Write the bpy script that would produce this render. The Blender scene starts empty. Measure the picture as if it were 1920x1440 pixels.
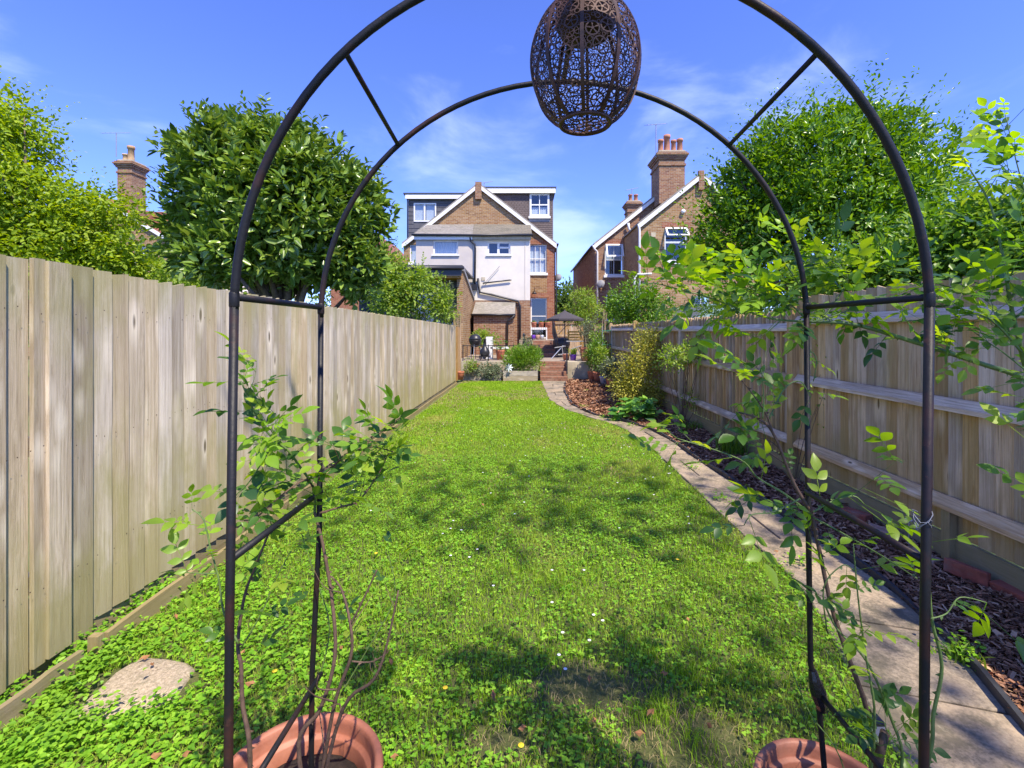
import bpy, math, random
import numpy as np
from mathutils import Vector, Matrix, Quaternion
R = math.radians
rng = np.random.default_rng(7)
random.seed(7)
SC = bpy.context.scene
COL = SC.collection

# ------------------------------------------------------------------ camera, sky, sun, exposure
F = 880.0; VX = 978.0; HY = 622.0; EYE = 1.5          # focal length in photo pixels, vanishing point, eye height
cd = bpy.data.cameras.new('camera'); cam = bpy.data.objects.new('camera', cd); COL.objects.link(cam)
cam.location = (0, 0, EYE); cam.rotation_euler = (R(90), 0, 0)
cd.sensor_width = 36; cd.lens = 36 * F / 1920
cd.shift_x = (960 - VX) / 1920; cd.shift_y = (HY - 720) / 1920
cd.clip_start = 0.05; cd.clip_end = 3000
SC.camera = cam

SUN_EL = 56; SUN_AZ = 36                                # azimuth: degrees to the right of straight behind the camera
sd = Vector((math.sin(R(SUN_AZ)) * math.cos(R(SUN_EL)), -math.cos(R(SUN_AZ)) * math.cos(R(SUN_EL)), math.sin(R(SUN_EL))))
sl = bpy.data.lights.new('sun', 'SUN'); sl.energy = 3.0; sl.angle = R(0.53); sl.color = (1, .895, .745)
so = bpy.data.objects.new('sun', sl); COL.objects.link(so); so.location = (0, 0, 30)
so.rotation_euler = (-sd).to_track_quat('-Z', 'Y').to_euler()

W = bpy.data.worlds.new('World'); SC.world = W; W.use_nodes = True
nt = W.node_tree; nt.nodes.clear(); N = nt.nodes.new; L = nt.links.new
sky = N('ShaderNodeTexSky'); sky.sky_type = 'NISHITA'; sky.sun_disc = False
sky.sun_elevation = R(SUN_EL); sky.sun_rotation = R(180 - SUN_AZ)
sky.air_density = 0.8; sky.dust_density = 0.0; sky.ozone_density = 6.0
tint = N('ShaderNodeMix'); tint.data_type = 'RGBA'; tint.blend_type = 'MULTIPLY'; tint.inputs[0].default_value = 1
tint.inputs[7].default_value = (0.57, 0.58, 0.96, 1)
L(sky.outputs[0], tint.inputs[6])
tc = N('ShaderNodeTexCoord'); mp = N('ShaderNodeMapping'); mp.inputs['Scale'].default_value = (2.0, 2.0, 5.0)
L(tc.outputs['Generated'], mp.inputs[0])
nz = N('ShaderNodeTexNoise'); nz.inputs['Scale'].default_value = 1.5; nz.inputs['Detail'].default_value = 9; nz.inputs['Roughness'].default_value = .55
nz.inputs['Distortion'].default_value = .4
L(mp.outputs[0], nz.inputs[0])
dt = N('ShaderNodeVectorMath'); dt.operation = 'DISTANCE'; dt.inputs[1].default_value = Vector((0.02, .93, .34)).normalized()
L(tc.outputs['Generated'], dt.inputs[0])
mr = N('ShaderNodeMapRange'); mr.inputs[1].default_value = .06; mr.inputs[2].default_value = .42; mr.inputs[3].default_value = .16; mr.inputs[4].default_value = -.03
L(dt.outputs['Value'], mr.inputs[0])
ad = N('ShaderNodeMath'); L(nz.outputs[0], ad.inputs[0]); L(mr.outputs[0], ad.inputs[1])
m2 = N('ShaderNodeMapRange'); m2.interpolation_type = 'SMOOTHSTEP'
m2.inputs[1].default_value = .50; m2.inputs[2].default_value = .85; m2.inputs[3].default_value = 0; m2.inputs[4].default_value = .42
L(ad.outputs[0], m2.inputs[0])
cl = N('ShaderNodeMix'); cl.data_type = 'RGBA'; cl.inputs[7].default_value = (3.3, 3.8, 4.9, 1)
L(m2.outputs[0], cl.inputs[0]); L(tint.outputs[2], cl.inputs[6])
bg = N('ShaderNodeBackground'); bg.inputs[1].default_value = 0.15
L(cl.outputs[2], bg.inputs[0])
wo = N('ShaderNodeOutputWorld'); L(bg.outputs[0], wo.inputs[0])
SC.view_settings.view_transform = 'Standard'; SC.view_settings.look = 'None'
SC.view_settings.gamma = 1; SC.view_settings.use_curve_mapping = False
SC.view_settings.exposure = 1.42
cy = SC.cycles
cy.use_denoising = True; cy.max_bounces = 6; cy.diffuse_bounces = 3; cy.glossy_bounces = 2; cy.transmission_bounces = 4
cy.transparent_max_bounces = 6; cy.caustics_reflective = False; cy.caustics_refractive = False
try: cy.denoiser = 'OPENIMAGEDENOISE'; cy.denoising_prefilter = 'ACCURATE'
except Exception: pass

# ------------------------------------------------------------------ helpers
def P(px, py, Y): return (((px - VX) * Y / F), Y, EYE - (py - HY) * Y / F)     # a point seen at a photo pixel, Y metres down the garden
def G(px, py, z=0.0):
    Y = (EYE - z) * F / (py - HY); return ((px - VX) * Y / F, Y, z)
ORG = {}
def props(o, label=None, cat=None, group=None, kind=None):
    if label: o['label'] = label
    if cat: o['category'] = cat
    if group: o['group'] = group
    if kind: o['kind'] = kind
    return o
def thing(name, label, cat, loc=(0, 0, 0), group=None, kind=None):
    o = bpy.data.objects.new(name, None); COL.objects.link(o); o.location = loc; o.empty_display_size = .1
    ORG[o.name] = np.array(loc, float)
    return props(o, label, cat, group, kind)
def place(name, me, parent, origin=None):
    o = bpy.data.objects.new(name, me); COL.objects.link(o)
    po = ORG[parent.name] if parent else np.zeros(3)
    og = np.array(origin, float) if origin is not None else po
    if parent: o.parent = parent
    o.location = og - po; ORG[o.name] = og
    return o
class MB:
    def __init__(s): s.v = []; s.f = []
    def add(s, vs, fs):
        n = len(s.v); s.v.extend([tuple(map(float, v)) for v in vs]); s.f.extend([tuple(i + n for i in f) for f in fs]); return s
    def box(s, x0, x1, y0, y1, z0, z1):
        return s.add([(x0, y0, z0), (x1, y0, z0), (x1, y1, z0), (x0, y1, z0), (x0, y0, z1), (x1, y0, z1), (x1, y1, z1), (x0, y1, z1)],
                     [(0, 3, 2, 1), (4, 5, 6, 7), (0, 1, 5, 4), (1, 2, 6, 5), (2, 3, 7, 6), (3, 0, 4, 7)])
    def bar(s, a, b, w, h, up=(0, 0, 1)):
        a = Vector(a); b = Vector(b); d = (b - a).normalized(); u = Vector(up)
        sx = d.cross(u)
        if sx.length < 1e-4: sx = d.cross(Vector((0, 1, 0)))
        sx.normalize(); u = sx.cross(d).normalized()
        vs = []
        for p in (a, b):
            for i, j in ((-1, -1), (1, -1), (1, 1), (-1, 1)): vs.append(p + sx * (i * w / 2) + u * (j * h / 2))
        return s.add(vs, [(0, 1, 2, 3), (7, 6, 5, 4), (0, 4, 5, 1), (1, 5, 6, 2), (2, 6, 7, 3), (3, 7, 4, 0)])
    def tube(s, pts, r, n=8, cap=True):
        pts = [Vector(p) for p in pts]; k = len(pts)
        rr = [r] * k if not hasattr(r, '__len__') else list(r)
        base = len(s.v); prev = None
        for i, p in enumerate(pts):
            d = (pts[min(i + 1, k - 1)] - pts[max(i - 1, 0)])
            d = d.normalized() if d.length > 0 else Vector((0, 0, 1))
            if prev is None: a = d.orthogonal().normalized()
            else:
                a = prev - d * prev.dot(d)
                a = a.normalized() if a.length > 1e-5 else d.orthogonal().normalized()
            prev = a; b = d.cross(a)
            for j in range(n):
                t = 2 * math.pi * j / n; s.v.append(tuple(p + (a * math.cos(t) + b * math.sin(t)) * rr[i]))
        for i in range(k - 1):
            for j in range(n):
                s.f.append((base + i * n + j, base + i * n + (j + 1) % n, base + (i + 1) * n + (j + 1) % n, base + (i + 1) * n + j))
        if cap:
            s.f.append(tuple(base + j for j in range(n))[::-1]); s.f.append(tuple(base + (k - 1) * n + j for j in range(n)))
        return s
    def lathe(s, prof, c=(0, 0, 0), n=24):
        base = len(s.v); k = len(prof)
        for r, z in prof:
            for j in range(n):
                t = 2 * math.pi * j / n; s.v.append((c[0] + r * math.cos(t), c[1] + r * math.sin(t), c[2] + z))
        for i in range(k - 1):
            for j in range(n):
                s.f.append((base + i * n + j, base + i * n + (j + 1) % n, base + (i + 1) * n + (j + 1) % n, base + (i + 1) * n + j))
        s.f.append(tuple(base + j for j in range(n))[::-1]); s.f.append(tuple(base + (k - 1) * n + j for j in range(n)))
        return s
    def prism(s, poly, axis, a, b):        # poly of 2D points extruded along an axis between a and b
        n = len(poly)
        def q(p, t): return {'y': (p[0], t, p[1]), 'x': (t, p[0], p[1]), 'z': (p[0], p[1], t)}[axis]
        vs = [q(p, a) for p in poly] + [q(p, b) for p in poly]
        fs = [tuple(range(n)), tuple(range(2 * n - 1, n - 1, -1))] + [(i, i + n, (i + 1) % n + n, (i + 1) % n) for i in range(n)]
        return s.add(vs, fs)
    def wall(s, x0, x1, z0, z1, y0, y1, holes):       # wall in the xz plane with rectangular openings
        xs = sorted({x0, x1, *[h[0] for h in holes], *[h[1] for h in holes]}); zs = sorted({z0, z1, *[h[2] for h in holes], *[h[3] for h in holes]})
        xs = [x for x in xs if x0 <= x <= x1]; zs = [z for z in zs if z0 <= z <= z1]
        for a, b in zip(xs, xs[1:]):
            run = None
            for c, d in zip(zs, zs[1:]):
                mx, mz = (a + b) / 2, (c + d) / 2
                if any(h[0] < mx < h[1] and h[2] < mz < h[3] for h in holes):
                    if run: s.box(a, b, y0, y1, *run); run = None
                else: run = [run[0], d] if run else [c, d]
            if run: s.box(a, b, y0, y1, *run)
        return s
    def mesh(s, name, mat, org=(0, 0, 0), smooth=False):
        me = bpy.data.meshes.new(name); o = np.array(org, float)
        v = np.array(s.v, float) - o
        me.from_pydata(v.tolist(), [], s.f)
        me.validate(); me.update()
        if mat: me.materials.append(mat)
        if smooth: me.polygons.foreach_set('use_smooth', [True] * len(me.polygons))
        return me
    def to(s, name, mat, parent=None, smooth=False, origin=None, **kw):
        og = origin if origin is not None else (ORG[parent.name] if parent else (0, 0, 0))
        o = place(name, s.mesh(name, mat, og, smooth), parent, og)
        return props(o, **kw)
def np_mesh(name, V, Q, mat, rnd=None, smooth=False):   # V (n,3), Q (m,4) quads (Q[:,3]==Q[:,2] never used)
    me = bpy.data.meshes.new(name)
    me.vertices.add(len(V)); me.vertices.foreach_set('co', V.astype(np.float32).ravel())
    k = Q.shape[1]; me.loops.add(Q.size); me.loops.foreach_set('vertex_index', Q.astype(np.int32).ravel())
    me.polygons.add(len(Q)); me.polygons.foreach_set('loop_start', np.arange(0, Q.size, k, dtype=np.int32))
    me.polygons.foreach_set('loop_total', np.full(len(Q), k, dtype=np.int32))
    if smooth: me.polygons.foreach_set('use_smooth', [True] * len(Q))
    me.update(calc_edges=True)
    if rnd is not None:
        a = me.attributes.new('rnd', 'FLOAT', 'POINT'); a.data.foreach_set('value', rnd.astype(np.float32))
    me.materials.append(mat)
    return me
def unit(a): return a / np.maximum(np.linalg.norm(a, axis=1, keepdims=True), 1e-9)
HEX = np.array([(0, 0, 0), (.30, .5, .10), (.72, .36, .07), (1, 0, -.05), (.72, -.36, .07), (.30, -.5, .10)], float)
HEXQ = np.array([(0, 1, 2, 3), (0, 3, 4, 5)])
LAN = np.array([(0, 0, 0), (.35, .5, .06), (.75, .3, .05), (1, 0, -.12), (.75, -.3, .05), (.35, -.5, .06)], float)
def leaves(P0, D, U, ln, wd, tmpl=HEX, rnd=None):
    """leaf-sized folded faces at P0, growing along D, face normal near U"""
    n = len(P0); D = unit(D); S = unit(np.cross(U, D)); Nn = np.cross(D, S)
    ln = np.broadcast_to(ln, (n,))[:, None, None]; wd = np.broadcast_to(wd, (n,))[:, None, None]
    t = tmpl[None]
    V = P0[:, None] + D[:, None] * t[..., 0:1] * ln + S[:, None] * t[..., 1:2] * wd + Nn[:, None] * t[..., 2:3] * ln
    k = len(tmpl); Q = (HEXQ[None] + (np.arange(n) * k)[:, None, None]).reshape(-1, 4)
    rn = np.repeat(rng.random(n) if rnd is None else rnd, k)
    return V.reshape(-1, 3), Q, rn
def merge(parts):
    Vs, Qs, Rs = [], [], []; n = 0
    for V, Q, r in parts: Vs.append(V); Qs.append(Q + n); Rs.append(r); n += len(V)
    return np.concatenate(Vs), np.concatenate(Qs), np.concatenate(Rs)
def blades(P0, h, w, lean):
    """grass blades: one bent quad strip of two quads each"""
    n = len(P0); a = rng.random(n) * 2 * np.pi; s = np.stack([np.cos(a), np.sin(a), 0 * a], 1)
    b = rng.random(n) * 2 * np.pi; ln = np.stack([np.cos(b), np.sin(b), 0 * b], 1) * (lean * rng.random(n) * h)[:, None]
    up = np.stack([0 * a, 0 * a, h], 1); w = np.broadcast_to(w, (n,))[:, None]
    V = np.stack([P0 - s * w, P0 + s * w, P0 + up * .6 + ln * .35 + s * w * .8, P0 + up * .6 + ln * .35 - s * w * .8,
                  P0 + up * (1 - .25 * lean) + ln + s * w * .15, P0 + up * (1 - .25 * lean) + ln - s * w * .15], 1)
    Q = (np.array([(0, 1, 2, 3), (3, 2, 4, 5)])[None] + (np.arange(n) * 6)[:, None, None]).reshape(-1, 4)
    return V.reshape(-1, 3), Q, np.repeat(rng.random(n), 6)
def put(name, data, mat, parent=None, origin=None, **kw):
    V, Q, r = data
    og = np.array(origin if origin is not None else (ORG[parent.name] if parent else (0, 0, 0)), float)
    o = place(name, np_mesh(name, V - og, Q, mat, r), parent, og)
    return props(o, **kw)

# ------------------------------------------------------------------ materials
class NT:
    def __init__(s, name):
        s.m = bpy.data.materials.new(name); s.m.use_nodes = True; s.t = s.m.node_tree
        s.b = s.t.nodes['Principled BSDF']; s.out = s.t.nodes['Material Output']
    def n(s, typ, **kw):
        o = s.t.nodes.new('ShaderNode' + typ)
        for k, v in kw.items(): setattr(o, k, v)
        return o
    def l(s, a, b): s.t.links.new(a, b)
    def co(s, scale=(1, 1, 1), rand=False, world=False):
        if world: c = s.n('NewGeometry').outputs['Position']
        else: c = s.n('TexCoord').outputs['Object']
        if rand:
            oi = s.n('ObjectInfo'); mu = s.n('Math', operation='MULTIPLY'); mu.inputs[1].default_value = 37.0
            s.l(oi.outputs['Random'], mu.inputs[0]); va = s.n('VectorMath', operation='ADD'); s.l(c, va.inputs[0]); s.l(mu.outputs[0], va.inputs[1]); c = va.outputs[0]
        mp = s.n('Mapping'); mp.inputs['Scale'].default_value = scale; s.l(c, mp.inputs[0]); return mp.outputs[0]
    def noise(s, vec, scale=1, detail=4, rough=.55, dist=0):
        o = s.n('TexNoise'); o.inputs['Scale'].default_value = scale; o.inputs['Detail'].default_value = detail
        o.inputs['Roughness'].default_value = rough; o.inputs['Distortion'].default_value = dist; s.l(vec, o.inputs[0]); return o.outputs[0]
    def ramp(s, fac, stops, interp='LINEAR'):
        o = s.n('ValToRGB'); o.color_ramp.interpolation = interp; e = o.color_ramp.elements
        while len(e) < len(stops): e.new(.5)
        for i, (p, c) in enumerate(stops):
            e[i].position = p; e[i].color = (*c, 1) if hasattr(c, '__len__') else (c, c, c, 1)
        if fac is not None: s.l(fac, o.inputs[0])
        return o.outputs[0]
    def mix(s, fac, a, b, mode='MIX'):
        o = s.n('Mix', data_type='RGBA', blend_type=mode)
        for i, x in ((0, fac), (6, a), (7, b)):
            if hasattr(x, 'links') or hasattr(x, 'is_linked'): s.l(x, o.inputs[i])
            elif i == 0: o.inputs[0].default_value = x
            else: o.inputs[i].default_value = (*x, 1)
        return o.outputs[2]
    def mr(s, v, a, b, c=0., d=1.):
        o = s.n('MapRange'); s.l(v, o.inputs[0])
        for i, x in enumerate((a, b, c, d)): o.inputs[i + 1].default_value = x
        return o.outputs[0]
    def math(s, op, a, b=0.):
        o = s.n('Math', operation=op)
        for i, x in enumerate((a, b)):
            if hasattr(x, 'is_linked'): s.l(x, o.inputs[i])
            else: o.inputs[i].default_value = x
        return o.outputs[0]
    def bump(s, h, st=.4, d=.01):
        o = s.n('Bump'); o.inputs['Strength'].default_value = st; o.inputs['Distance'].default_value = d
        s.l(h, o.inputs['Height']); s.l(o.outputs[0], s.b.inputs['Normal'])
    def fin(s, col=None, rough=.7, metal=0., spec=None):
        if col is not None:
            if hasattr(col, 'is_linked'): s.l(col, s.b.inputs['Base Color'])
            else: s.b.inputs['Base Color'].default_value = (*col, 1)
        if hasattr(rough, 'is_linked'): s.l(rough, s.b.inputs['Roughness'])
        else: s.b.inputs['Roughness'].default_value = rough
        s.b.inputs['Metallic'].default_value = metal
        if spec is not None: s.b.inputs['Specular IOR Level'].default_value = spec
        return s.m
def plain(name, col, rough=.6, metal=0., var=.25, scale=30, bump=.15, dirt=None):
    t = NT(name); c = t.co(rand=True); n = t.noise(c, scale, 5, .6)
    a = tuple(x * (1 - var) for x in col); b = tuple(min(1, x * (1 + var * .8)) for x in col)
    k = t.ramp(n, [(.3, a), (.7, b)])
    if dirt:
        k = t.mix(t.mr(t.noise(c, scale * .12, 5, .7), .5, .75), k, dirt)
    if bump: t.bump(n, bump, .004)
    return t.fin(k, rough, metal)
def wood(name, tones, stain=None, rough=.85, grain=1.0, axis='z', world_stain=True, knots=True):
    t = NT(name); sc = {'z': (34, 34, 1.6), 'x': (1.6, 34, 34), 'y': (34, 1.6, 34)}[axis]
    c = t.co(sc, rand=True); n1 = t.noise(c, 1.2, 9, .78, 1.4)
    c2 = t.co({'z': (6, 6, .9), 'x': (.9, 6, 6), 'y': (6, .9, 6)}[axis], rand=True); n2 = t.noise(c2, 1.0, 4, .6, .6)
    g = t.ramp(n1, [(.30, tones[0]), (.5, tones[1]), (.72, tones[2])])
    g = t.mix(t.mr(n2, .38, .68, 0, .75), g, t.ramp(n1, [(.3, tuple(x * .62 for x in tones[0])), (.7, tuple(x * .9 for x in tones[1]))]))
    oi = t.n('ObjectInfo'); k = t.mr(oi.outputs['Random'], 0, 1, .74, 1.18)
    hv = t.n('HueSaturation'); t.l(g, hv.inputs['Color']); t.l(k, hv.inputs['Value'])
    ksat = t.mr(t.math('FRACT', t.math('MULTIPLY', oi.outputs['Random'], 7.31)), 0, 1, .72, 1.25); t.l(ksat, hv.inputs['Saturation'])
    g = hv.outputs[0]; h = n1
    if knots:
        vo = t.n('TexVoronoi'); vo.inputs['Scale'].default_value = 1.0
        t.l(t.co({'z': (10, 10, 3.6), 'x': (3.6, 10, 10), 'y': (10, 3.6, 10)}[axis], rand=True), vo.inputs[0])
        g = t.mix(t.mr(vo.outputs['Distance'], .12, .36, .55, 0), g, tuple(x * 1.25 for x in tones[2]))
        gate = t.n('SeparateXYZ'); t.l(vo.outputs['Color'], gate.inputs[0])
        kn = t.math('MULTIPLY', t.mr(vo.outputs['Distance'], .06, .12, .95, 0), t.mr(gate.outputs['X'], .38, .43))
        fg = t.noise(t.co({'z': (150, 150, 2.5), 'x': (2.5, 150, 150), 'y': (150, 2.5, 150)}[axis], rand=True), 1.0, 6, .7)
        g = t.mix(t.mr(fg, .52, .66, 0, .55), g, tuple(x * .6 for x in tones[0]))
        g = t.mix(kn, g, tuple(x * .35 for x in tones[0])); h = t.math('SUBTRACT', n1, t.math('MULTIPLY', kn, .5))
    if stain:
        geo = t.n('NewGeometry'); sp = t.n('SeparateXYZ'); t.l(geo.outputs['Position'], sp.inputs[0])
        zz = t.mr(sp.outputs['Z'], .0, .95, .85, .0); zt = t.mr(sp.outputs['Z'], 1.5, 1.85, 0, .5)
        wn = t.noise(t.co((3.2, 3.2, 1.3), world=True), 1, 6, .65)
        s_ = t.math('ADD', t.math('ADD', zz, zt), t.math('SUBTRACT', t.math('MULTIPLY', wn, 2.6), 1.22))
        g = t.mix(t.mr(s_, .08, .7, 0, .7), g, stain)
    t.bump(h, .55 * grain, .006)
    return t.fin(g, rough, spec=.2)
def leafmat(name, cols, trans=.35, rough=.42, obj=False, tint=1.0, patch=None, vein=False, spec=.5):
    t = NT(name)
    if obj: f = t.n('ObjectInfo').outputs['Random']
    else:
        a = t.n('Attribute'); a.attribute_name = 'rnd'; f = a.outputs['Fac']
    c = t.ramp(f, [(i / (len(cols) - 1), x) for i, x in enumerate(cols)])
    n = t.noise(t.co((1, 1, 1), world=True), 1.1, 3, .6)
    c = t.mix(t.mr(n, .35, .7, 0, .35), c, tuple(x * .7 for x in cols[0]))
    if patch:
        for (sc, lo, hi, amt, pc) in patch:
            pn = t.noise(t.co((sc[0], sc[1], 1), world=True), 1, 4, .6)
            c = t.mix(t.mr(pn, lo, hi, 0, amt), c, pc)
    t.fin(c, rough, spec=spec)
    tr = t.n('BsdfTranslucent')
    hs = t.n('HueSaturation'); hs.inputs['Saturation'].default_value = 1.1; hs.inputs['Value'].default_value = 1.7; hs.inputs['Hue'].default_value = .485
    t.l(c, hs.inputs['Color']); t.l(hs.outputs[0], tr.inputs[0])
    ms = t.n('MixShader'); ms.inputs[0].default_value = trans
    t.l(t.b.outputs[0], ms.inputs[1]); t.l(tr.outputs[0], ms.inputs[2]); t.l(ms.outputs[0], t.out.inputs[0])
    return t.m
def brick(name, cols, mortar=(.42, .38, .30), along='xy', scale=1.0, bump=.5, soot=.3):
    t = NT(name); c = t.n('TexCoord').outputs['Object']; sp = t.n('SeparateXYZ'); t.l(c, sp.inputs[0])
    cb = t.n('CombineXYZ'); t.l(t.math('ADD', sp.outputs['X'], sp.outputs['Y']), cb.inputs[0]); t.l(sp.outputs['Z'], cb.inputs[1])
    b = t.n('TexBrick'); b.offset = .5; t.l(cb.outputs[0], b.inputs[0])
    b.inputs['Scale'].default_value = 1; b.inputs['Brick Width'].default_value = .225 * scale; b.inputs['Row Height'].default_value = .075 * scale
    b.inputs['Mortar Size'].default_value = .006 * scale; b.inputs['Mortar Smooth'].default_value = .3
    b.inputs['Color1'].default_value = (0, 0, 0, 1); b.inputs['Color2'].default_value = (1, 1, 1, 1); b.inputs['Mortar'].default_value = (.5, .5, .5, 1)
    k = t.ramp(b.outputs['Color'], [(i / (len(cols) - 1), x) for i, x in enumerate(cols)])
    k = t.mix(t.mr(t.noise(t.co(), .9, 5, .7), .4, .75, 0, soot), k, tuple(x * .45 for x in cols[0]))
    k = t.mix(t.mr(t.noise(t.co(), 14, 4, .7), .35, .7, 0, .35), k, tuple(x * .6 for x in cols[0]))
    k = t.mix(b.outputs['Fac'], k, mortar)
    t.bump(t.math('SUBTRACT', 1.0, b.outputs['Fac']), bump, .01)
    return t.fin(k, .9, spec=.2)

m_fence = wood('weathered_fence_wood', [(.35, .27, .175), (.56, .465, .33), (.69, .61, .47)], stain=(.30, .27, .10))
m_fence_r = wood('silvered_fence_wood', [(.36, .205, .095), (.66, .455, .25), (.78, .60, .38)], stain=(.34, .25, .10))
m_rail = wood('rail_wood', [(.42, .26, .14), (.66, .48, .30), (.78, .62, .42)], axis='y', stain=None)
m_post = wood('post_wood', [(.34, .20, .11), (.58, .40, .23), (.66, .50, .32)], stain=(.20, .18, .07))
m_gravel = wood('gravel_board_wood', [(.28, .19, .11), (.44, .33, .21), (.56, .45, .32)], axis='y', stain=(.24, .21, .09))
m_newwood = wood('honey_wood', [(.36, .20, .075), (.52, .31, .125), (.60, .40, .19)])
m_sleeper = wood('sleeper_wood', [(.27, .22, .15), (.42, .36, .27), (.55, .49, .39)], axis='x')
m_shedwood = wood('shed_wood', [(.30, .19, .09), (.44, .30, .16), (.52, .38, .23)])
m_brick = brick('yellow_brick', [(.22, .115, .050), (.33, .185, .075), (.42, .26, .115), (.30, .15, .065), (.46, .31, .16)])
m_brick2 = brick('brown_brick', [(.18, .085, .05), (.29, .15, .075), (.36, .20, .10), (.24, .10, .055), (.40, .25, .14)])
m_redbrick = brick('red_brick', [(.26, .085, .045), (.33, .12, .06), (.38, .18, .095)], mortar=(.4, .34, .28))
m_white = plain('white_render', (.68, .635, .54), .9, var=.05, scale=3, bump=.1, dirt=(.56, .53, .48))
m_grey = plain('grey_render', (.55, .495, .425), .9, var=.04, scale=3, bump=.1, dirt=(.42, .39, .38))
m_cream = plain('stained_render', (.46, .40, .28), .9, var=.2, scale=5, bump=.3, dirt=(.2, .17, .11))
m_paint = plain('white_paint', (.76, .76, .74), .45, var=.04, scale=8, bump=0)
m_black = plain('black_plastic', (.022, .022, .026), .4, var=.2, bump=0)
m_anth = plain('anthracite_metal', (.045, .048, .055), .45, var=.15, bump=0)
m_lead = plain('lead_flashing', (.25, .26, .28), .6, var=.2, scale=6)
m_slate = plain('old_slate', (.27, .245, .205), .85, var=.35, scale=9, bump=.3, dirt=(.17, .16, .11))
m_tileg = plain('grey_tile', (.085, .085, .095), .65, var=.2, scale=4, dirt=(.13, .13, .13))
m_tileb = plain('brown_tile', (.125, .095, .085), .75, var=.25, scale=4, dirt=(.19, .14, .12))
m_redtile = plain('red_tile', (.28, .10, .06), .8, var=.3, scale=5, dirt=(.15, .09, .06))
m_terra = plain('terracotta', (.50, .165, .085), .75, var=.12, scale=18, bump=.15, dirt=(.56, .27, .18))
m_pot = plain('terracotta_plastic', (.36, .13, .07), .6, var=.18, scale=40, bump=.2, dirt=(.43, .19, .11))
m_chimpot = plain('chimney_pot_clay', (.44, .19, .11), .8, var=.2, scale=8)
m_buffpot = plain('buff_clay', (.50, .36, .20), .85, var=.2, scale=8, dirt=(.30, .13, .05))
m_purple = plain('purple_glaze', (.10, .025, .33), .35, var=.1)
m_greypot = plain('grey_plastic', (.40, .42, .46), .5, var=.1)
m_fabric = plain('parasol_cloth', (.060, .052, .056), .9, var=.2, scale=40)
m_palefab = plain('pale_cloth', (.72, .62, .62), .9, var=.08, scale=20)
m_steel = plain('galvanised_steel', (.55, .57, .60), .35, metal=.6, var=.15)
m_yellow = plain('yellow_paint', (.62, .38, .08), .6, var=.2)
m_bark = plain('bark', (.13, .095, .065), .9, var=.45, scale=26, bump=.8)
m_stemg = plain('green_stem', (.12, .19, .045), .55, var=.3, scale=60, bump=.2)
m_stemb = plain('woody_stem', (.115, .07, .045), .8, var=.4, scale=60, bump=.5)
m_soil = plain('soil', (.035, .024, .016), 1, var=.5, scale=60, bump=1)
def mk_stone():
    t = NT('pale_stone'); c = t.co(); n = t.noise(c, 60, 6, .85); b = t.noise(c, 12, 6, .8)
    k = t.ramp(n, [(.35, (.22, .175, .12)), (.5, (.50, .40, .27)), (.65, (.72, .60, .44))]); k = t.mix(t.mr(b, .5, .62, 0, .6), k, (.27, .235, .15))
    t.bump(t.math('ADD', n, b), 1.0, .008); return t.fin(k, .95)
m_stone = mk_stone()
m_redpiece = plain('weathered_red_brick', (.30, .085, .05), .9, var=.35, scale=25, bump=.7, dirt=(.30, .20, .15))
m_edging = plain('black_edging', (.035, .037, .042), .6, var=.3, scale=20)
m_curtain = plain('curtain_cloth', (.70, .72, .74), .9, var=.08, scale=9)
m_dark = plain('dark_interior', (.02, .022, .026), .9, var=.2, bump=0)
m_greenpl = plain('green_plastic', (.03, .18, .09), .5, var=.1)
m_blue = plain('pinwheel_white', (.72, .80, .82), .5, var=.05)
m_conc = plain('patio_paving', (.30, .24, .18), .9, var=.25, scale=9, bump=.3)
m_dish = plain('satellite_dish_grey', (.22, .22, .235), .6, var=.1)

def mk_arch():
    t = NT('painted_arch_steel'); n = t.noise(t.co(), 45, 5, .7)
    w = t.noise(t.co(), 9, 4, .6)
    c = t.mix(t.mr(w, .52, .7, 0, .75), (.012, .012, .013), (.060, .022, .014)); c = t.mix(t.mr(n, .6, .75, 0, .5), c, (.14, .06, .035))
    t.bump(n, .35, .003); return t.fin(c, .5, spec=.3)
m_arch = mk_arch()
def mk_lantern():
    t = NT('rusted_lantern_steel'); n = t.noise(t.co(), 22, 5, .7)
    c = t.ramp(n, [(.3, (.030, .018, .014)), (.55, (.085, .04, .026)), (.75, (.16, .085, .05))]); t.bump(n, .3, .002); return t.fin(c, .55, metal=.3)
m_lant = mk_lantern()
def mk_glass():
    t = NT('window_glass'); tr = t.n('BsdfTransparent'); tr.inputs[0].default_value = (.75, .8, .82, 1); g = t.n('BsdfGlossy'); g.inputs['Roughness'].default_value = .03
    g.inputs['Color'].default_value = (.9, .95, 1, 1)
    ms = t.n('MixShader'); ms.inputs[0].default_value = .09; t.l(tr.outputs[0], ms.inputs[1]); t.l(g.outputs[0], ms.inputs[2]); t.l(ms.outputs[0], t.out.inputs[0]); return t.m
m_glass = mk_glass()
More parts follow.
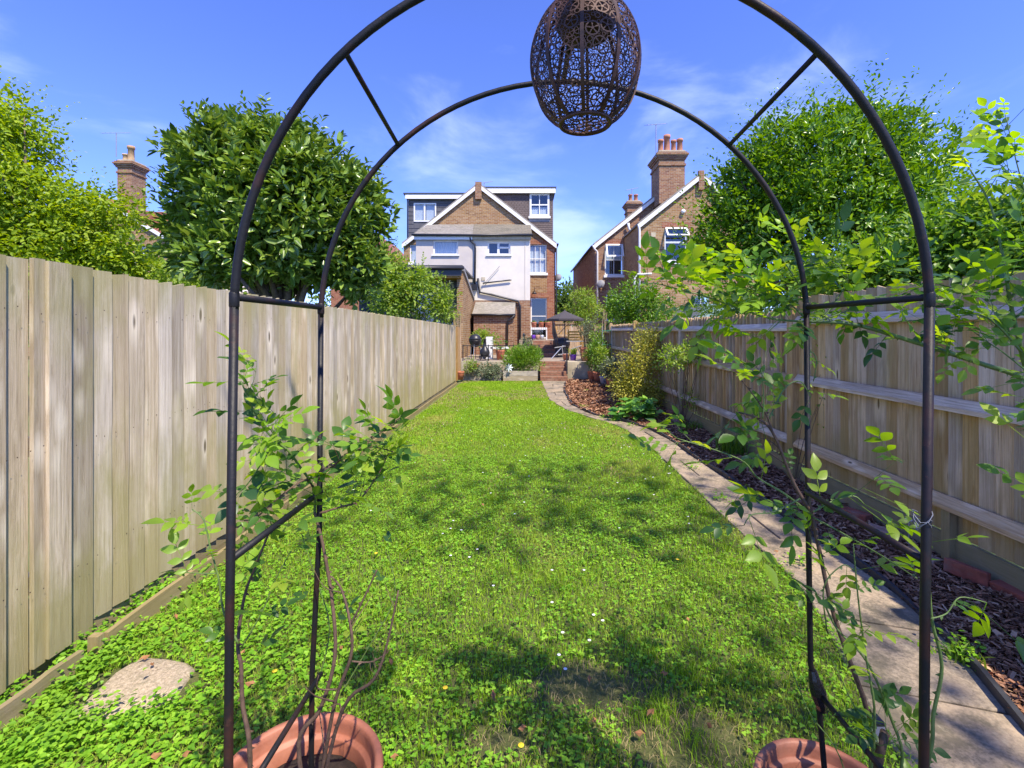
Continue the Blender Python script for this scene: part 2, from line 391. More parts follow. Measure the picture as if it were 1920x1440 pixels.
def mk_slab():
    t = NT('paving_slab'); c = t.co(rand=True); oi = t.n('ObjectInfo')
    base = t.ramp(oi.outputs['Random'], [(0, (.24, .19, .13)), (.35, (.38, .30, .20)), (.6, (.30, .25, .185)), (1, (.42, .32, .20))])
    n = t.noise(c, 55, 5, .75); b = t.noise(c, 3.5, 6, .7, .5)
    k = t.mix(t.mr(n, .40, .62, 0, .7), base, (.085, .07, .05)); k = t.mix(t.mr(b, .48, .66, 0, .7), k, (.46, .35, .23))
    sp = t.noise(t.co((1, 1, 1), world=True), 2.3, 6, .75); k = t.mix(t.mr(sp, .50, .60, 0, .75), k, (.085, .078, .05))
    li = t.noise(c, 11, 5, .8); k = t.mix(t.mr(li, .60, .72, 0, .5), k, (.44, .39, .28))
    t.bump(t.math('ADD', n, b), .5, .006); return t.fin(k, .92)
m_slab = mk_slab()
def mk_mulch():
    t = NT('bark_chip'); a = t.n('Attribute'); a.attribute_name = 'rnd'
    c = t.ramp(a.outputs['Fac'], [(0, (.09, .042, .022)), (.4, (.24, .11, .055)), (.75, (.38, .19, .10)), (1, (.60, .39, .23))]); t.bump(t.noise(t.co(), 120, 3), .4, .003); return t.fin(c, .85)
m_mulch = mk_mulch()
def mk_bed():
    t = NT('bed_soil'); n = t.noise(t.co(), 35, 6, .8); t.bump(n, 1, .02)
    return t.fin(t.ramp(n, [(.3, (.05, .027, .015)), (.6, (.15, .075, .04)), (.8, (.25, .13, .07))]), .95)
m_bed = mk_bed()
def mk_lawnbase():
    t = NT('lawn_soil'); n = t.noise(t.co(), 30, 6, .8); b = t.noise(t.co((.8, .35, 1)), 1.2, 4, .6)
    c = t.ramp(n, [(.3, (.07, .085, .02)), (.55, (.15, .17, .045)), (.75, (.30, .25, .11))])
    t.bump(n, 1, .03); return t.fin(c, .95)
m_lawnbase = mk_lawnbase()
# photo: dry pale patches in the far third, and bare scuffed patches close by
PATCH = [((1.1, .45), .53, .68, .7, (.46, .40, .13)), ((.45, .22), .50, .68, .5, (.34, .44, .06))]
m_grass = leafmat('lawn_grass', [(.15, .31, .012), (.28, .48, .022), (.43, .61, .05)], .30, .55, patch=PATCH, spec=.25)
m_dry = leafmat('dry_grass', [(.36, .29, .13), (.46, .37, .18)], .2, .7, spec=.2)
m_clover = leafmat('clover', [(.11, .29, .014), (.20, .43, .022), (.33, .57, .04)], .28, .48, patch=[((1.3, .9), .52, .72, .5, (.20, .34, .04))], spec=.3)
m_laurel = leafmat('laurel_leaf', [(.035, .085, .014), (.12, .215, .025), (.23, .36, .050), (.37, .48, .11)], .20, .28)
m_maple = leafmat('maple_leaf', [(.14, .23, .012), (.26, .39, .022), (.43, .52, .05)], .42, .5, spec=.3)
m_tree = leafmat('garden_tree_leaf', [(.045, .13, .012), (.14, .29, .022), (.30, .48, .05)], .32, .32)
m_hedge = leafmat('hedge_leaf', [(.06, .16, .016), (.14, .28, .03), (.30, .42, .07)], .4, .4)
m_lime = leafmat('lime_leaf', [(.10, .21, .02), (.24, .37, .04), (.42, .50, .10)], .42, .45)
m_varieg = leafmat('variegated_leaf', [(.14, .20, .03), (.42, .42, .05), (.68, .62, .14)], .3, .45)
m_rosemary = leafmat('rosemary_leaf', [(.10, .22, .02), (.20, .38, .035), (.34, .50, .06)], .3, .5)
m_greyleaf = leafmat('grey_leaf', [(.09, .13, .07), (.17, .22, .12), (.26, .30, .18)], .25, .5)
m_far = leafmat('far_leaf', [(.06, .12, .02), (.12, .21, .035), (.22, .32, .07)], .3, .6)
m_hyd = leafmat('broad_leaf', [(.05, .18, .03), (.17, .40, .04), (.33, .56, .08)], .35, .5, obj=True)
m_rose = leafmat('rose_leaf', [(.04, .11, .030), (.09, .21, .030), (.24, .42, .035), (.38, .52, .05)], .5, .38, obj=True)
m_rosey = leafmat('rose_young_leaf', [(.22, .40, .03), (.30, .50, .035), (.44, .54, .06)], .5, .4, obj=True)
m_petal = plain('daisy_white', (.8, .8, .78), .7, var=.03, bump=0)
m_buttercup = plain('buttercup_yellow', (.75, .55, .02), .6, var=.05, bump=0)
m_deadleaf = plain('dead_leaf', (.30, .14, .055), .8, var=.4, scale=40)

# ------------------------------------------------------------------ setting
YL = np.array([-1.5, 1.61, 1.86, 2.07, 2.34, 2.65, 2.91, 3.40, 3.9, 4.66, 5.92, 7.0, 7.6, 8.1, 9.0, 10.3, 12.4, 14.2])
XL = np.array([1.22, 1.32, 1.40, 1.46, 1.55, 1.63, 1.64, 1.63, 1.63, 1.65, 1.66, 1.60, 1.48, 1.21, .84, .61, .60, .60])
YR = np.array([-1.5, 1.75, 1.98, 2.23, 2.39, 2.65, 3.23, 3.54, 4.22, 4.87, 5.6, 6.4, 7.2, 7.8, 8.46, 9.57, 11.7, 13.5, 14.2])
XR = np.array([1.62, 1.87, 1.96, 2.05, 2.07, 2.13, 2.14, 2.11, 2.12, 2.08, 2.05, 2.05, 1.95, 1.70, 1.27, 1.02, 1.06, 1.25, 1.38])
fl = lambda y: np.interp(y, YL, XL); fr = lambda y: np.interp(y, YR, XR)
lx = lambda y: -1.985 + .016 * y
LF = lambda y: -2.15 + .016 * y         # left fence line
RF = 2.80                                # right fence line

t = NT('ground_grass'); n = t.noise(t.co(), .8, 6, .7); t.bump(t.noise(t.co(), 20, 5), .6, .05)
m_ground = t.fin(t.ramp(n, [(.3, (.05, .09, .02)), (.6, (.10, .15, .035)), (.8, (.18, .17, .07))]), .95)
MB().add([(-900, -900, -.05), (900, -900, -.05), (900, 1500, -.05), (-900, 1500, -.05)], [(0, 1, 2, 3)]).to('ground', m_ground, kind='structure', label='rough green ground of the neighbouring gardens')
def strip(f0, f1, ys, z):
    b = MB(); vs = []
    for y in ys: vs += [(float(f0(y)), y, z), (float(f1(y)), y, z)]
    return b.add(vs, [(2 * i, 2 * i + 1, 2 * i + 3, 2 * i + 2) for i in range(len(ys) - 1)])
ys = list(np.linspace(-1.5, 14.25, 90))
strip(lambda y: LF(y) + .05, lambda y: fl(y) + .05, ys, -.004).to('lawn', m_lawnbase, kind='structure', label='long green lawn between fence and paved path')
strip(lambda y: fl(y) - .01, lambda y: fr(y) + .03, ys, -.022).to('path_bedding', m_soil, kind='structure')
strip(lambda y: fr(y) + .01, lambda y: RF - .03, ys, -.002).to('flower_bed', m_bed, kind='structure', label='bark mulched bed along the right fence')

path = thing('path', 'curving path of worn stone slabs beside the lawn', None, (1.6, 4, 0), kind='structure')
y = -1.2; i = 0
while y < 14.1:
    d = random.uniform(.42, .62); y2 = min(y + d, 14.15); sk0 = .10 * math.sin(i * 2.1); g = .007
    def pt(u, yy): return (float(fl(yy)) * (1 - u) + float(fr(yy)) * u)
    cuts = [0, 1] if (i % 3 or y < 2.2) else [0, random.uniform(.4, .6), 1]
    for a, b_ in zip(cuts, cuts[1:]):
        poly = []
        for (u, yy) in [(a, y), ((a + b_) / 2, y), (b_, y), (b_, (y + y2) / 2), (b_, y2), ((a + b_) / 2, y2), (a, y2), (a, (y + y2) / 2)]:
            gx = g if u == a else (-g if u == b_ else 0); gy = g if yy == y else (-g if yy == y2 else 0)
            sh = -.16 * (u - .5) * (1 if y < 6 else .3)
            poly.append((pt(u, yy) + gx + random.uniform(-.003, .003), yy + gy + sh + random.uniform(-.003, .003)))
        cxm = sum(p[0] for p in poly) / 8; cym = sum(p[1] for p in poly) / 8; dz = random.uniform(-.003, .003)
        mb = MB(); inner = [(cxm + (p[0] - cxm) * .975, cym + (p[1] - cym) * .975) for p in poly]
        vs = [(*p, -.03) for p in poly] + [(*p, .006 + dz) for p in poly] + [(*p, .012 + dz) for p in inner]
        fs = [(k, (k + 1) % 8, (k + 1) % 8 + 8, k + 8) for k in range(8)] + [(k + 8, (k + 1) % 8 + 8, (k + 1) % 8 + 16, k + 16) for k in range(8)] + [tuple(range(16, 24))]
        mb.add(vs, fs).to('slab', m_slab, path, origin=(cxm, cym, 0))
    y = y2; i += 1
# weeds in slab joints + black lawn edging
mb = MB(); pts = [(float(fr(y)) + .005, y) for y in np.linspace(-1.2, 14.0, 110)]
vs = []; fs = []
for k, (x, y) in enumerate(pts):
    h = .045 + .012 * math.sin(k * .9); vs += [(x - .011, y, -.02), (x + .011, y, -.02), (x + .012, y, h), (x - .012, y, h)]
    if k: q = 4 * k; fs += [(q - 4 + a, q - 4 + (a + 1) % 4, q + (a + 1) % 4, q + a) for a in range(4)]
mb.add(vs, fs).to('lawn_edging', m_edging, label='black plastic edging strip between slab path and bark mulch', cat='garden edging')

# the terrace and its brick steps
YT = 15.4; ZT = .54
MB().box(-2.2, 9, YT, 60, -.05, ZT).to('patio', m_conc, kind='structure', label='raised patio behind the lawn')
def brick_steps(name, x0, x1, ystart, z0, n, rise, run, label):
    st = thing(name, label, 'steps', ((x0 + x1) / 2, ystart, z0)); bl = (x1 - x0) / max(1, round((x1 - x0) / .225))
    for s in range(n):
        ya = ystart + s * run; zb = z0 + (s + 1) * rise
        for c in range(2):
            za = z0 + s * rise + c * rise / 2
            xx = x0 - (bl / 2 if c else 0)
            while xx < x1 - .01:
                a = max(xx, x0) + .004; b = min(xx + bl, x1) - .004
                if b - a > .03: MB().box(a, b, ya + random.uniform(0, .006), ya + run * .55, za + .004, za + rise / 2 - .004 + (.003 if c else 0)).to('brick', m_stepb, st, origin=((a + b) / 2, ya, za))
                xx += bl
        MB().box(x0 + .012, x1 - .012, ya + .012, ystart + n * run, z0 + s * rise, zb - .006).to('step_core', m_mortar, st)
    return st
m_mortar = plain('mortar', (.30, .25, .19), .95, var=.2, scale=30)
m_stepb = plain('step_brick', (.27, .125, .075), .9, var=.3, scale=12, bump=.4, dirt=(.38, .26, .18))
brick_steps('brick_steps', .57, 1.41, 14.28, 0, 4, .135, .28, 'broad flight of worn brick steps rising from the lawn to the patio')
brick_steps('brick_steps', .42, 1.30, 17.6, ZT, 4, .15, .45, 'narrower upper flight of brick steps climbing to the back door')
MB().box(-.1, 1.75, 19.4, 23.9, ZT, ZT + .6).to('landing', m_conc, kind='structure')
MB().box(-2.1, .56, 15.1, YT + .003, -.03, ZT + .004).to('retaining_wall', m_cream, label='low retaining wall under the patio railing, behind the raised beds', cat='wall')
MB().box(1.42, 3.2, 14.6, YT + .05, -.03, ZT + .02).to('retaining_wall', m_cream, label='stained cream retaining wall right of the brick steps, above the bark bed', cat='wall')

# ------------------------------------------------------------------ fences
def board_mesh(name, mat, wd, h, t0=.005, t1=.021, flip=1, seg=6, tops=0):
    b = MB(); vs = []
    for k in range(seg + 1):
        z = h * k / seg; wb = .0025 * math.sin(k * 1.7 + tops); wz = tops * .004 * (k == seg)
        vs += [(0 + wb * .3, -wd / 2, z - wz), (flip * t0 + wb, -wd / 2 + .001, z - wz), (flip * t1 + wb, wd / 2 - .0015, z), (0 + wb * .3, wd / 2, z)]
    fs = []
    for k in range(seg):
        q = 4 * k; fs += [(q + a, q + (a + 1) % 4, q + 4 + (a + 1) % 4, q + 4 + a) for a in range(4)]
    fs += [(0, 1, 2, 3), tuple(4 * seg + a for a in (3, 2, 1, 0))]
    return b.add(vs, fs).mesh(name, mat)
lf = thing('left_fence'.replace('left_', 'closeboard_'), 'tall weathered closeboard fence with its smooth face to the lawn, on the left', 'fence', (LF(8), 8, 0))
bm = [board_mesh('board', m_fence, .1065, 1.0, tops=k) for k in range(6)]
y = 2.343
while y < 13.55:
    zt = 1.83 - .0115 * y + random.uniform(-.004, .004); zb = .085
    o = place('board', random.choice(bm), lf, (LF(y), y, zb)); o.scale = (1, 1, zt - zb)
    o.rotation_euler = (random.uniform(-.002, .002), 0, R(-.9) + random.uniform(-.02, .02) - .03)
    y += .1
# first bay: stands proud, wide boards with cover strips, then a flat post cover
for (ya, yb, xo, th, zb) in [(1.50, 1.61, .012, .02, .04), (1.61, 1.66, .030, .02, .04), (1.66, 1.775, .0, .02, .04), (1.775, 1.895, .020, .02, .05), (1.897, 2.0, -.002, .02, .05), (2.0, 2.047, .020, .02, .06), (2.048, 2.150, .036, .02, .07), (2.166, 2.288, .004, .022, .0)]:
    MB().box(LF(ya) + xo, LF(ya) + xo + th, ya, yb, zb, 1.812 + random.uniform(-.004, .004)).to('board', m_fence, lf, origin=(LF(ya) + xo, (ya + yb) / 2, zb))
for (ya, yb) in [(-1.2, 2.2), (2.3, 5.2), (5.22, 8.2), (8.22, 11.2), (11.22, 13.6)]:
    MB().bar((LF(ya) - .012, ya, .05), (LF(yb) - .012, yb, .05), .03, .15).to('gravel_board', m_gravel, lf, origin=(LF(ya), (ya + yb) / 2, 0))
for z in (.4, 1.0, 1.6):
    MB().bar((LF(-1) - .035, -1, z), (LF(13.5) - .035, 13.5, z), .05, .08).to('rail', m_rail, lf)
for k in range(8):
    ya = -1.1 + k * .32
    if ya < 1.4: MB().box(LF(ya), LF(ya) + .02, ya, ya + .315, .05, 1.81).to('board', m_fence, lf, origin=(LF(ya), ya + .1, 0))
for yy in (.3, 3.3, 6.3, 9.3, 12.3): MB().box(LF(yy) - .14, LF(yy) - .04, yy - .05, yy + .05, 0, 1.7).to('post', m_post, lf)

b = MB(); rr_ = random.Random(4)
y = 1.55
while y < 9:
    for z in (.42, 1.0, 1.58):
        for dy in (-.028, .028):
            if rr_.random() < .8:
                yy = y + dy + rr_.uniform(-.006, .006); zz = z + rr_.uniform(-.03, .03); X = LF(yy) + (.0215 if y > 2.4 else .052); rn_ = .0032
                b.add([(X + .001, yy + rn_ * math.cos(k * 1.047), zz + rn_ * math.sin(k * 1.047)) for k in range(6)], [(0, 1, 2, 3, 4, 5)])
    y += .1
b.to('nails', plain('rusty_nail', (.07, .04, .025), .7), lf, kind='stuff')

nf = thing('fence_panel', 'short new honey coloured fence panel with a slatted trellis top at the patio end', 'fence', (LF(14), 14.0, 0))
for k in range(8):
    ya = 13.62 + k * .125; MB().box(LF(ya), LF(ya) + .018, ya, ya + .118, .05, 1.64).to('board', m_newwood, nf, origin=(LF(ya), ya, 0))
for k in range(7):
    z = 1.68 + k * .055; MB().bar((LF(13.7), 13.68, z), (LF(14.6), 14.6, z), .02, .03).to('trellis_slat', m_post, nf)
for yy in (13.62, 14.62): MB().box(LF(yy) - .04, LF(yy) + .03, yy - .04, yy + .04, 0, 2.12).to('post', m_post, nf)

rf = thing('closeboard_fence', 'closeboard fence on the right with posts and horizontal rails facing the bark bed', 'fence', (RF, 8, 0))
bm = [board_mesh('board', m_fence_r, .112, 1.0, tops=k, flip=-1) for k in range(6)]
bm2 = [board_mesh('board', m_fence_r, .104, 1.0, .030, .004, tops=k, flip=-1) for k in range(6)]
PY = [-1.85, 1.45, 4.75, 8.08, 11.4, 14.5, 17.6]
topz = lambda y: 1.86 + (0 if y < 4.75 else -.11) - .003 * y
y = -.6
while y < 17.5:
    far = y > 4.75; zt = topz(y) + random.uniform(-.012, .012); zb = .19 if y < 14.4 else ZT
    o = place('board', random.choice(bm2 if far else bm), rf, (RF, y, zb)); o.scale = (1, 1, zt - zb); o.rotation_euler = (random.uniform(-.003, .003), 0, random.uniform(-.03, .03) + (-.06 if far else 0))
    y += .096 if far else .103
for a, b in zip(PY, PY[1:]):
    zz = (1.60, 1.03, .395) if a < 14 else (1.5, 1.0)
    for z in zz:
        z += random.uniform(-.01, .01); zo = -.05 if a > 4 and z > 1.5 else 0
        m = MB(); x1 = RF - .026
        m.prism([(x1, z - .045 + zo), (x1, z + .045 + zo), (x1 - .012, z + .045 + zo), (x1 - .058, z - .008 + zo), (x1 - .058, z - .036 + zo)], 'y', a + .052, b - .052)
        m.to('rail', m_rail, rf, origin=(x1, (a + b) / 2, z))
    if a < 14: MB().box(RF - .04, RF - .012, a + .052, b - .052, -.03, .185).to('gravel_board', m_gravel, rf, origin=(RF, (a + b) / 2, 0))
for p in PY:
    MB().box(RF - .088, RF + .01, p - .05, p + .05, -.05, topz(p) + .035).add([(RF - .088, p - .05, topz(p) + .037), (RF + .01, p - .05, topz(p) + .037), (RF + .01, p + .05, topz(p) + .037), (RF - .088, p + .05, topz(p) + .037), (RF - .04, p, topz(p) + .06)], [(0, 1, 4), (1, 2, 4), (2, 3, 4), (3, 0, 4)]).to('post', m_post, rf, origin=(RF, p, 0))
for p in (3.02, 6.4, 9.7): MB().box(RF - .075, RF - .028, p - .03, p + .03, -.03, .36).to('stub_post', m_post, rf, origin=(RF, p, 0))

# edging boards at the foot of the left fence
for (ya, yb, lab) in [(1.2, 2.07, 'low rotten edging board at the bottom left, nearest the camera'), (2.19, 3.75, 'mossy low edging board from the stone slab along the left fence'), (3.9, 13.5, 'thin long kerb board running along the left fence to its far end')]:
    m = MB(); xa, xb = lx(ya) + .01, lx(yb) + .01; zt = .10 if ya < 3.8 else .05
    k = 12; vs = []; fs = []
    for q in range(k + 1):
        u = q / k; yy = ya + (yb - ya) * u; x = xa + (xb - xa) * u - (.10 if ya > 3.8 else 0); z = zt + random.uniform(-.006, .006)
        vs += [(x - .013, yy, -.03), (x + .013, yy, -.03), (x + .012, yy, z), (x - .012, yy, z)]
        if q: r_ = 4 * q; fs += [(r_ - 4 + a, r_ - 4 + (a + 1) % 4, r_ + (a + 1) % 4, r_ + a) for a in range(4)]
    fs += [(0, 1, 2, 3), tuple(4 * k + a for a in (3, 2, 1, 0))]
    m.add(vs, fs).to('edging_board', m_gravel, label=lab, cat='edging board')
MB().box(lx(2.15) - .025, lx(2.15) + .022, 2.135, 2.17, -.03, .11).to('wooden_peg', m_post, label='rusty brown peg holding the end of the mossy edging board', cat='peg')

# stone slab at the lower left
m = MB(); c0 = G(250, 1296); n = 14; out = []
shape = [(365, 1258), (352, 1246), (318, 1239), (270, 1236), (245, 1246), (215, 1266), (180, 1300), (150, 1328), (118, 1357), (150, 1364), (200, 1357), (250, 1340), (290, 1332), (335, 1300)]
pts = [G(*s) for s in shape]; n = len(pts)
vs = [(p[0], p[1], -.03) for p in pts] + [(p[0], p[1], .006) for p in pts] + [(c0[0] + (p[0] - c0[0]) * .9, c0[1] + (p[1] - c0[1]) * .9, .016 + random.uniform(-.005, .005)) for p in pts] + [(c0[0], c0[1], .020)]
fs = [(k, (k + 1) % n, (k + 1) % n + n, k + n) for k in range(n)] + [(k + n, (k + 1) % n + n, (k + 1) % n + 2 * n, k + 2 * n) for k in range(n)] + [(k + 2 * n, (k + 1) % n + 2 * n, 3 * n) for k in range(n)]
m.add(vs, fs).to('stone_slab', m_stone, smooth=True, label='rough pale stone slab sunk in the clover at the lower left', cat='stone slab')

# ------------------------------------------------------------------ lawn growth
def in_poly(n, y0, y1, power=1.0):
    y = y0 + (y1 - y0) * rng.random(n) ** power; u = rng.random(n); x = lx(y) + .0 + u * (fl(y) + .03 * np.sin(y * 9) - lx(y))
    return x, y
from mathutils import noise as mn
def nval(x, y, s, o=0.): return np.array([mn.noise((a * s + o, b * s, 0)) for a, b in zip(x, y)])
def notslab(x, y):
    cx, cy, _ = c0; return ((x - cx) / .25) ** 2 + ((y - cy) / .17) ** 2 > 1
# bare patches (scuffed lawn close to the camera on the right)
def bare(x, y):
    n = nval(x, y, 2.3, 4.)
    b = np.zeros(len(x))
    for (px, py, rx, ry) in [(1130, 1310, .36, .22), (1240, 1390, .35, .18), (960, 1400, .22, .10), (880, 1325, .05, .04), (1340, 1400, .2, .13)]:
        g = G(px, py); b = np.maximum(b, 1 - ((x - g[0]) / rx) ** 2 - ((y - g[1]) / ry) ** 2)
    return np.clip(b, 0, 1) + n * .8 * (b > 0)
def make_lawn():
    parts = []; cl = []; dry = []
    # near: blades
    for (n, y0, y1, h, w, ln) in [(52000, 1.2, 3.0, .040, .0014, .9), (70000, 3.0, 6.0, .034, .0020, .8), (70000, 6.0, 10.0, .032, .0032, .8), (34000, 10.0, 14.22, .03, .0065, .8)]:
        x, y = in_poly(n, y0, y1); k = notslab(x, y); 
        if y0 < 2: k &= (bare(x, y) < .35 + .6 * rng.random(n))
        x, y = x[k], y[k]; hv = h * (.55 + .7 * rng.random(len(x)))
        if y1 < 7: hv = hv * (1 + .8 * np.clip(nval(x, y, 1.9), 0, 1))
        parts.append(blades(np.stack([x, y, -.004 + 0 * x], 1), hv, w, ln))
    # taller tufts
    for (px, py) in [(1240, 1330), (1230, 1350), (1350, 1290), (1290, 1270), (930, 940), (1000, 1010), (1210, 1225), (760, 1260), (1300, 1400), (1420, 1270)]:
        g = G(px, py); nn = 110; a = rng.normal(0, .05, (nn, 2)); p = np.stack([g[0] + a[:, 0], g[1] + a[:, 1], 0 * a[:, 0]], 1)
        parts.append(blades(p, .035 + .035 * rng.random(nn), .0016, .9))
    # trifoliate clover: three leaflets per plant
    for (n, y0, y1, s) in [(27000, 1.2, 3.0, .0078), (30000, 3.0, 5.6, .0085), (9000, 5.6, 9.0, .010)]:
        x, y = in_poly(n, y0, y1); k = notslab(x, y)
        if y0 < 2: k &= (bare(x, y) < .30 + .6 * rng.random(n))
        k &= (nval(x, y, .9, 9.) * .9 + .5 + .35 * (x < -.3) > rng.random(n) * .75)
        x, y = x[k], y[k]; n = len(x); z = .012 + .026 * rng.random(n) + .01 * np.clip(nval(x, y, 3.), -1, 1)
        a0 = rng.random(n) * 6.283; r = rng.random(n); tilt = rng.normal(0, .28, (n, 2)); U = np.stack([tilt[:, 0], tilt[:, 1], 1 + 0 * a0], 1)
        sz = s * (.5 + 1.1 * rng.random(n) ** 1.5) * np.where((x < -.7) & (y < 2.8), 1.35, 1)
        for j in range(3):
            a = a0 + j * 2.094; D = np.stack([np.cos(a), np.sin(a), .05 - tilt[:, 0] * np.cos(a) - tilt[:, 1] * np.sin(a)], 1)
            cl.append(leaves(np.stack([x, y, z], 1), D, U, sz, sz * .95, HEX, r))
    # dry stalks over the scuffed places and across the far third
    x, y = in_poly(20000, 1.2, 3.0); k = (bare(x, y) > .05) & notslab(x, y); x, y = x[k][:9000], y[k][:9000]
    dry.append(blades(np.stack([x, y, 0 * x], 1), .018 + .02 * rng.random(len(x)), .0012, 1.6))
    x, y = in_poly(26000, 3.6, 14.2); nn = nval(x, y * .5, 1.0, 2.) + nval(x, y, 2.7, 1.) * .5 + np.interp(y, [5, 9, 11, 13.5], [-.25, 0, .2, .05]) + .45 * (x < lx(y) + .22)
    k = nn > .13 + .3 * rng.random(len(x)); x, y = x[k], y[k]
    dry.append(blades(np.stack([x, y, .006 + 0 * x], 1), .026 + .01 * rng.random(len(x)), .0045, .9))
    put('lawn_grass', merge(parts), m_grass, kind='stuff', label='short green grass of the lawn')
    put('clover', merge(cl), m_clover, kind='stuff', label='clover spread through the lawn')
    put('dry_grass', merge(dry), m_dry, kind='stuff', label='straw coloured dry grass in patches of the lawn')
make_lawn()
# daisies and buttercups
dz = []; spots = [(850, 985), (845, 1000), (865, 1003), (830, 1010), (895, 1040), (880, 1055), (845, 1052), (925, 1110), (1035, 1080), (1035, 1142), (1130, 1177), (1113, 1166), (1055, 1200), (1105, 1215), (1048, 1243), (1060, 1270), (985, 860), (1020, 845), (1050, 838), (1170, 840), (1180, 843), (1165, 845), (975, 870), (1095, 1080), (965, 972), (1210, 905), (1080, 835), (1255, 880), (1035, 810), (1000, 822)]
def disc(cs, r, n=8):
    b = MB()
    for (x, y, z) in cs: b.add([(x, y, z + r * .3)] + [(x + r * math.cos(a * 6.283 / n), y + r * math.sin(a * 6.283 / n), z) for a in range(n)], [(0, 1 + a, 1 + (a + 1) % n) for a in range(n)])
    return b
cs = [(*G(*s)[:2], .038) for s in spots] + [(float(x), float(y), .036) for x, y in zip(*in_poly(90, 3.5, 11))]
disc(cs, .0085).to('daisies', m_petal, kind='stuff', label='small white daisies dotted over the lawn')
disc([(*G(*s)[:2], .04) for s in [(835, 1307), (977, 1418), (1200, 1017), (705, 1048), (884, 832), (918, 820), (515, 1275), (1270, 1060)]], .011).to('buttercups', m_buttercup, kind='stuff', label='a few yellow buttercups in the lawn')
b = MB()
for (px, py) in [(905, 955), (925, 1322), (270, 1250), (285, 1262), (1105, 1290), (1200, 1395), (1115, 1370), (980, 1385), (350, 1435), (290, 1440), (470, 1300), (455, 1240), (733, 1258), (1455, 1045), (1245, 1280), (740, 1440), (1330, 1380), (1220, 1355), (1290, 1175), (330, 1170), (640, 1230)]:
    x, y, _ = G(px, py); a = random.random() * 6.28; s = random.uniform(.014, .024)
    b.add([(x + s * math.cos(a + k * 1.047) * (1 if k % 3 == 0 else .5), y + s * math.sin(a + k * 1.047) * (1 if k % 3 == 0 else .5), .034 + .012 * (k % 2)) for k in range(6)], [(0, 1, 2, 3), (0, 3, 4, 5)])
b.to('fallen_leaves', m_deadleaf, kind='stuff', label='dry brown fallen leaves on the lawn')

# bark mulch chips
def chips(n, fx, y0, y1, s, zmax):
    y = y0 + (y1 - y0) * rng.random(n); u = rng.random(n); x = fx(y, u)
    z = zmax * rng.random(n) ** 1.5 + .012 * np.sin(x * 9) * np.sin(y * 7)
    a = rng.random(n) * 6.283; D = np.stack([np.cos(a), np.sin(a), rng.normal(0, .25, n)], 1); U = np.stack([rng.normal(0, .35, n), rng.normal(0, .35, n), np.ones(n)], 1)
    ln = s * (.5 + rng.random(n)); V, Q, r = leaves(np.stack([x, y, z], 1), D, U, ln, ln * (.14 + .3 * rng.random(n)), np.array([(0, 0, 0), (.1, .5, .1), (.9, .45, .12), (1, 0, 0), (.9, -.45, .12), (.1, -.5, .1)]))
    return V, Q, r
fx = lambda y, u: fr(y) + .02 + u * (RF - .06 - fr(y))
put('bark_mulch', merge([chips(20000, fx, 1.0, 4.0, .036, .035), chips(17000, fx, 4.0, 8.5, .048, .035), chips(13000, fx, 8.5, 14.5, .07, .04)]), m_mulch, kind='stuff', label='brown bark chippings covering the bed')
# weeds in the bed edge, along the left fence and in joints
def weedpatch(cs, n, s, spread):
    out = []
    for c in cs:
        a = rng.normal(0, spread, (n, 2)); z = np.abs(rng.normal(.035, .022, n)); p = np.stack([c[0] + a[:, 0], c[1] + a[:, 1], z], 1)
        q = rng.random(n) * 6.283; D = np.stack([np.cos(q), np.sin(q), .25 + 0 * q], 1); U = np.stack([rng.normal(0, .4, n), rng.normal(0, .4, n), 1 + 0 * q], 1)
        out.append(leaves(p, D, U, s * (.6 + .8 * rng.random(n)), s * .7))
    return out
w = weedpatch([G(px, py) for px, py in [(60, 1400), (110, 1385), (150, 1240), (215, 1200), (185, 1250), (245, 1150), (280, 1120), (330, 1110), (120, 1310), (30, 1425), (90, 1420), (10, 1320), (95, 1330), (180, 1225), (230, 1215), (170, 1370), (240, 1370), (300, 1350), (145, 1270)]], 150, .022, .055)
w += weedpatch([G(px, py) for px, py in [(1810, 1245), (1800, 1225), (1350, 940), (1180, 800), (1130, 785), (1100, 735), (1150, 790), (1095, 765), (640, 880), (745, 800), (1300, 880), (1500, 1060)]], 60, .022, .04)
put('weeds', merge(w), m_clover, kind='stuff', label='leafy weeds at the fence foot and path edge')

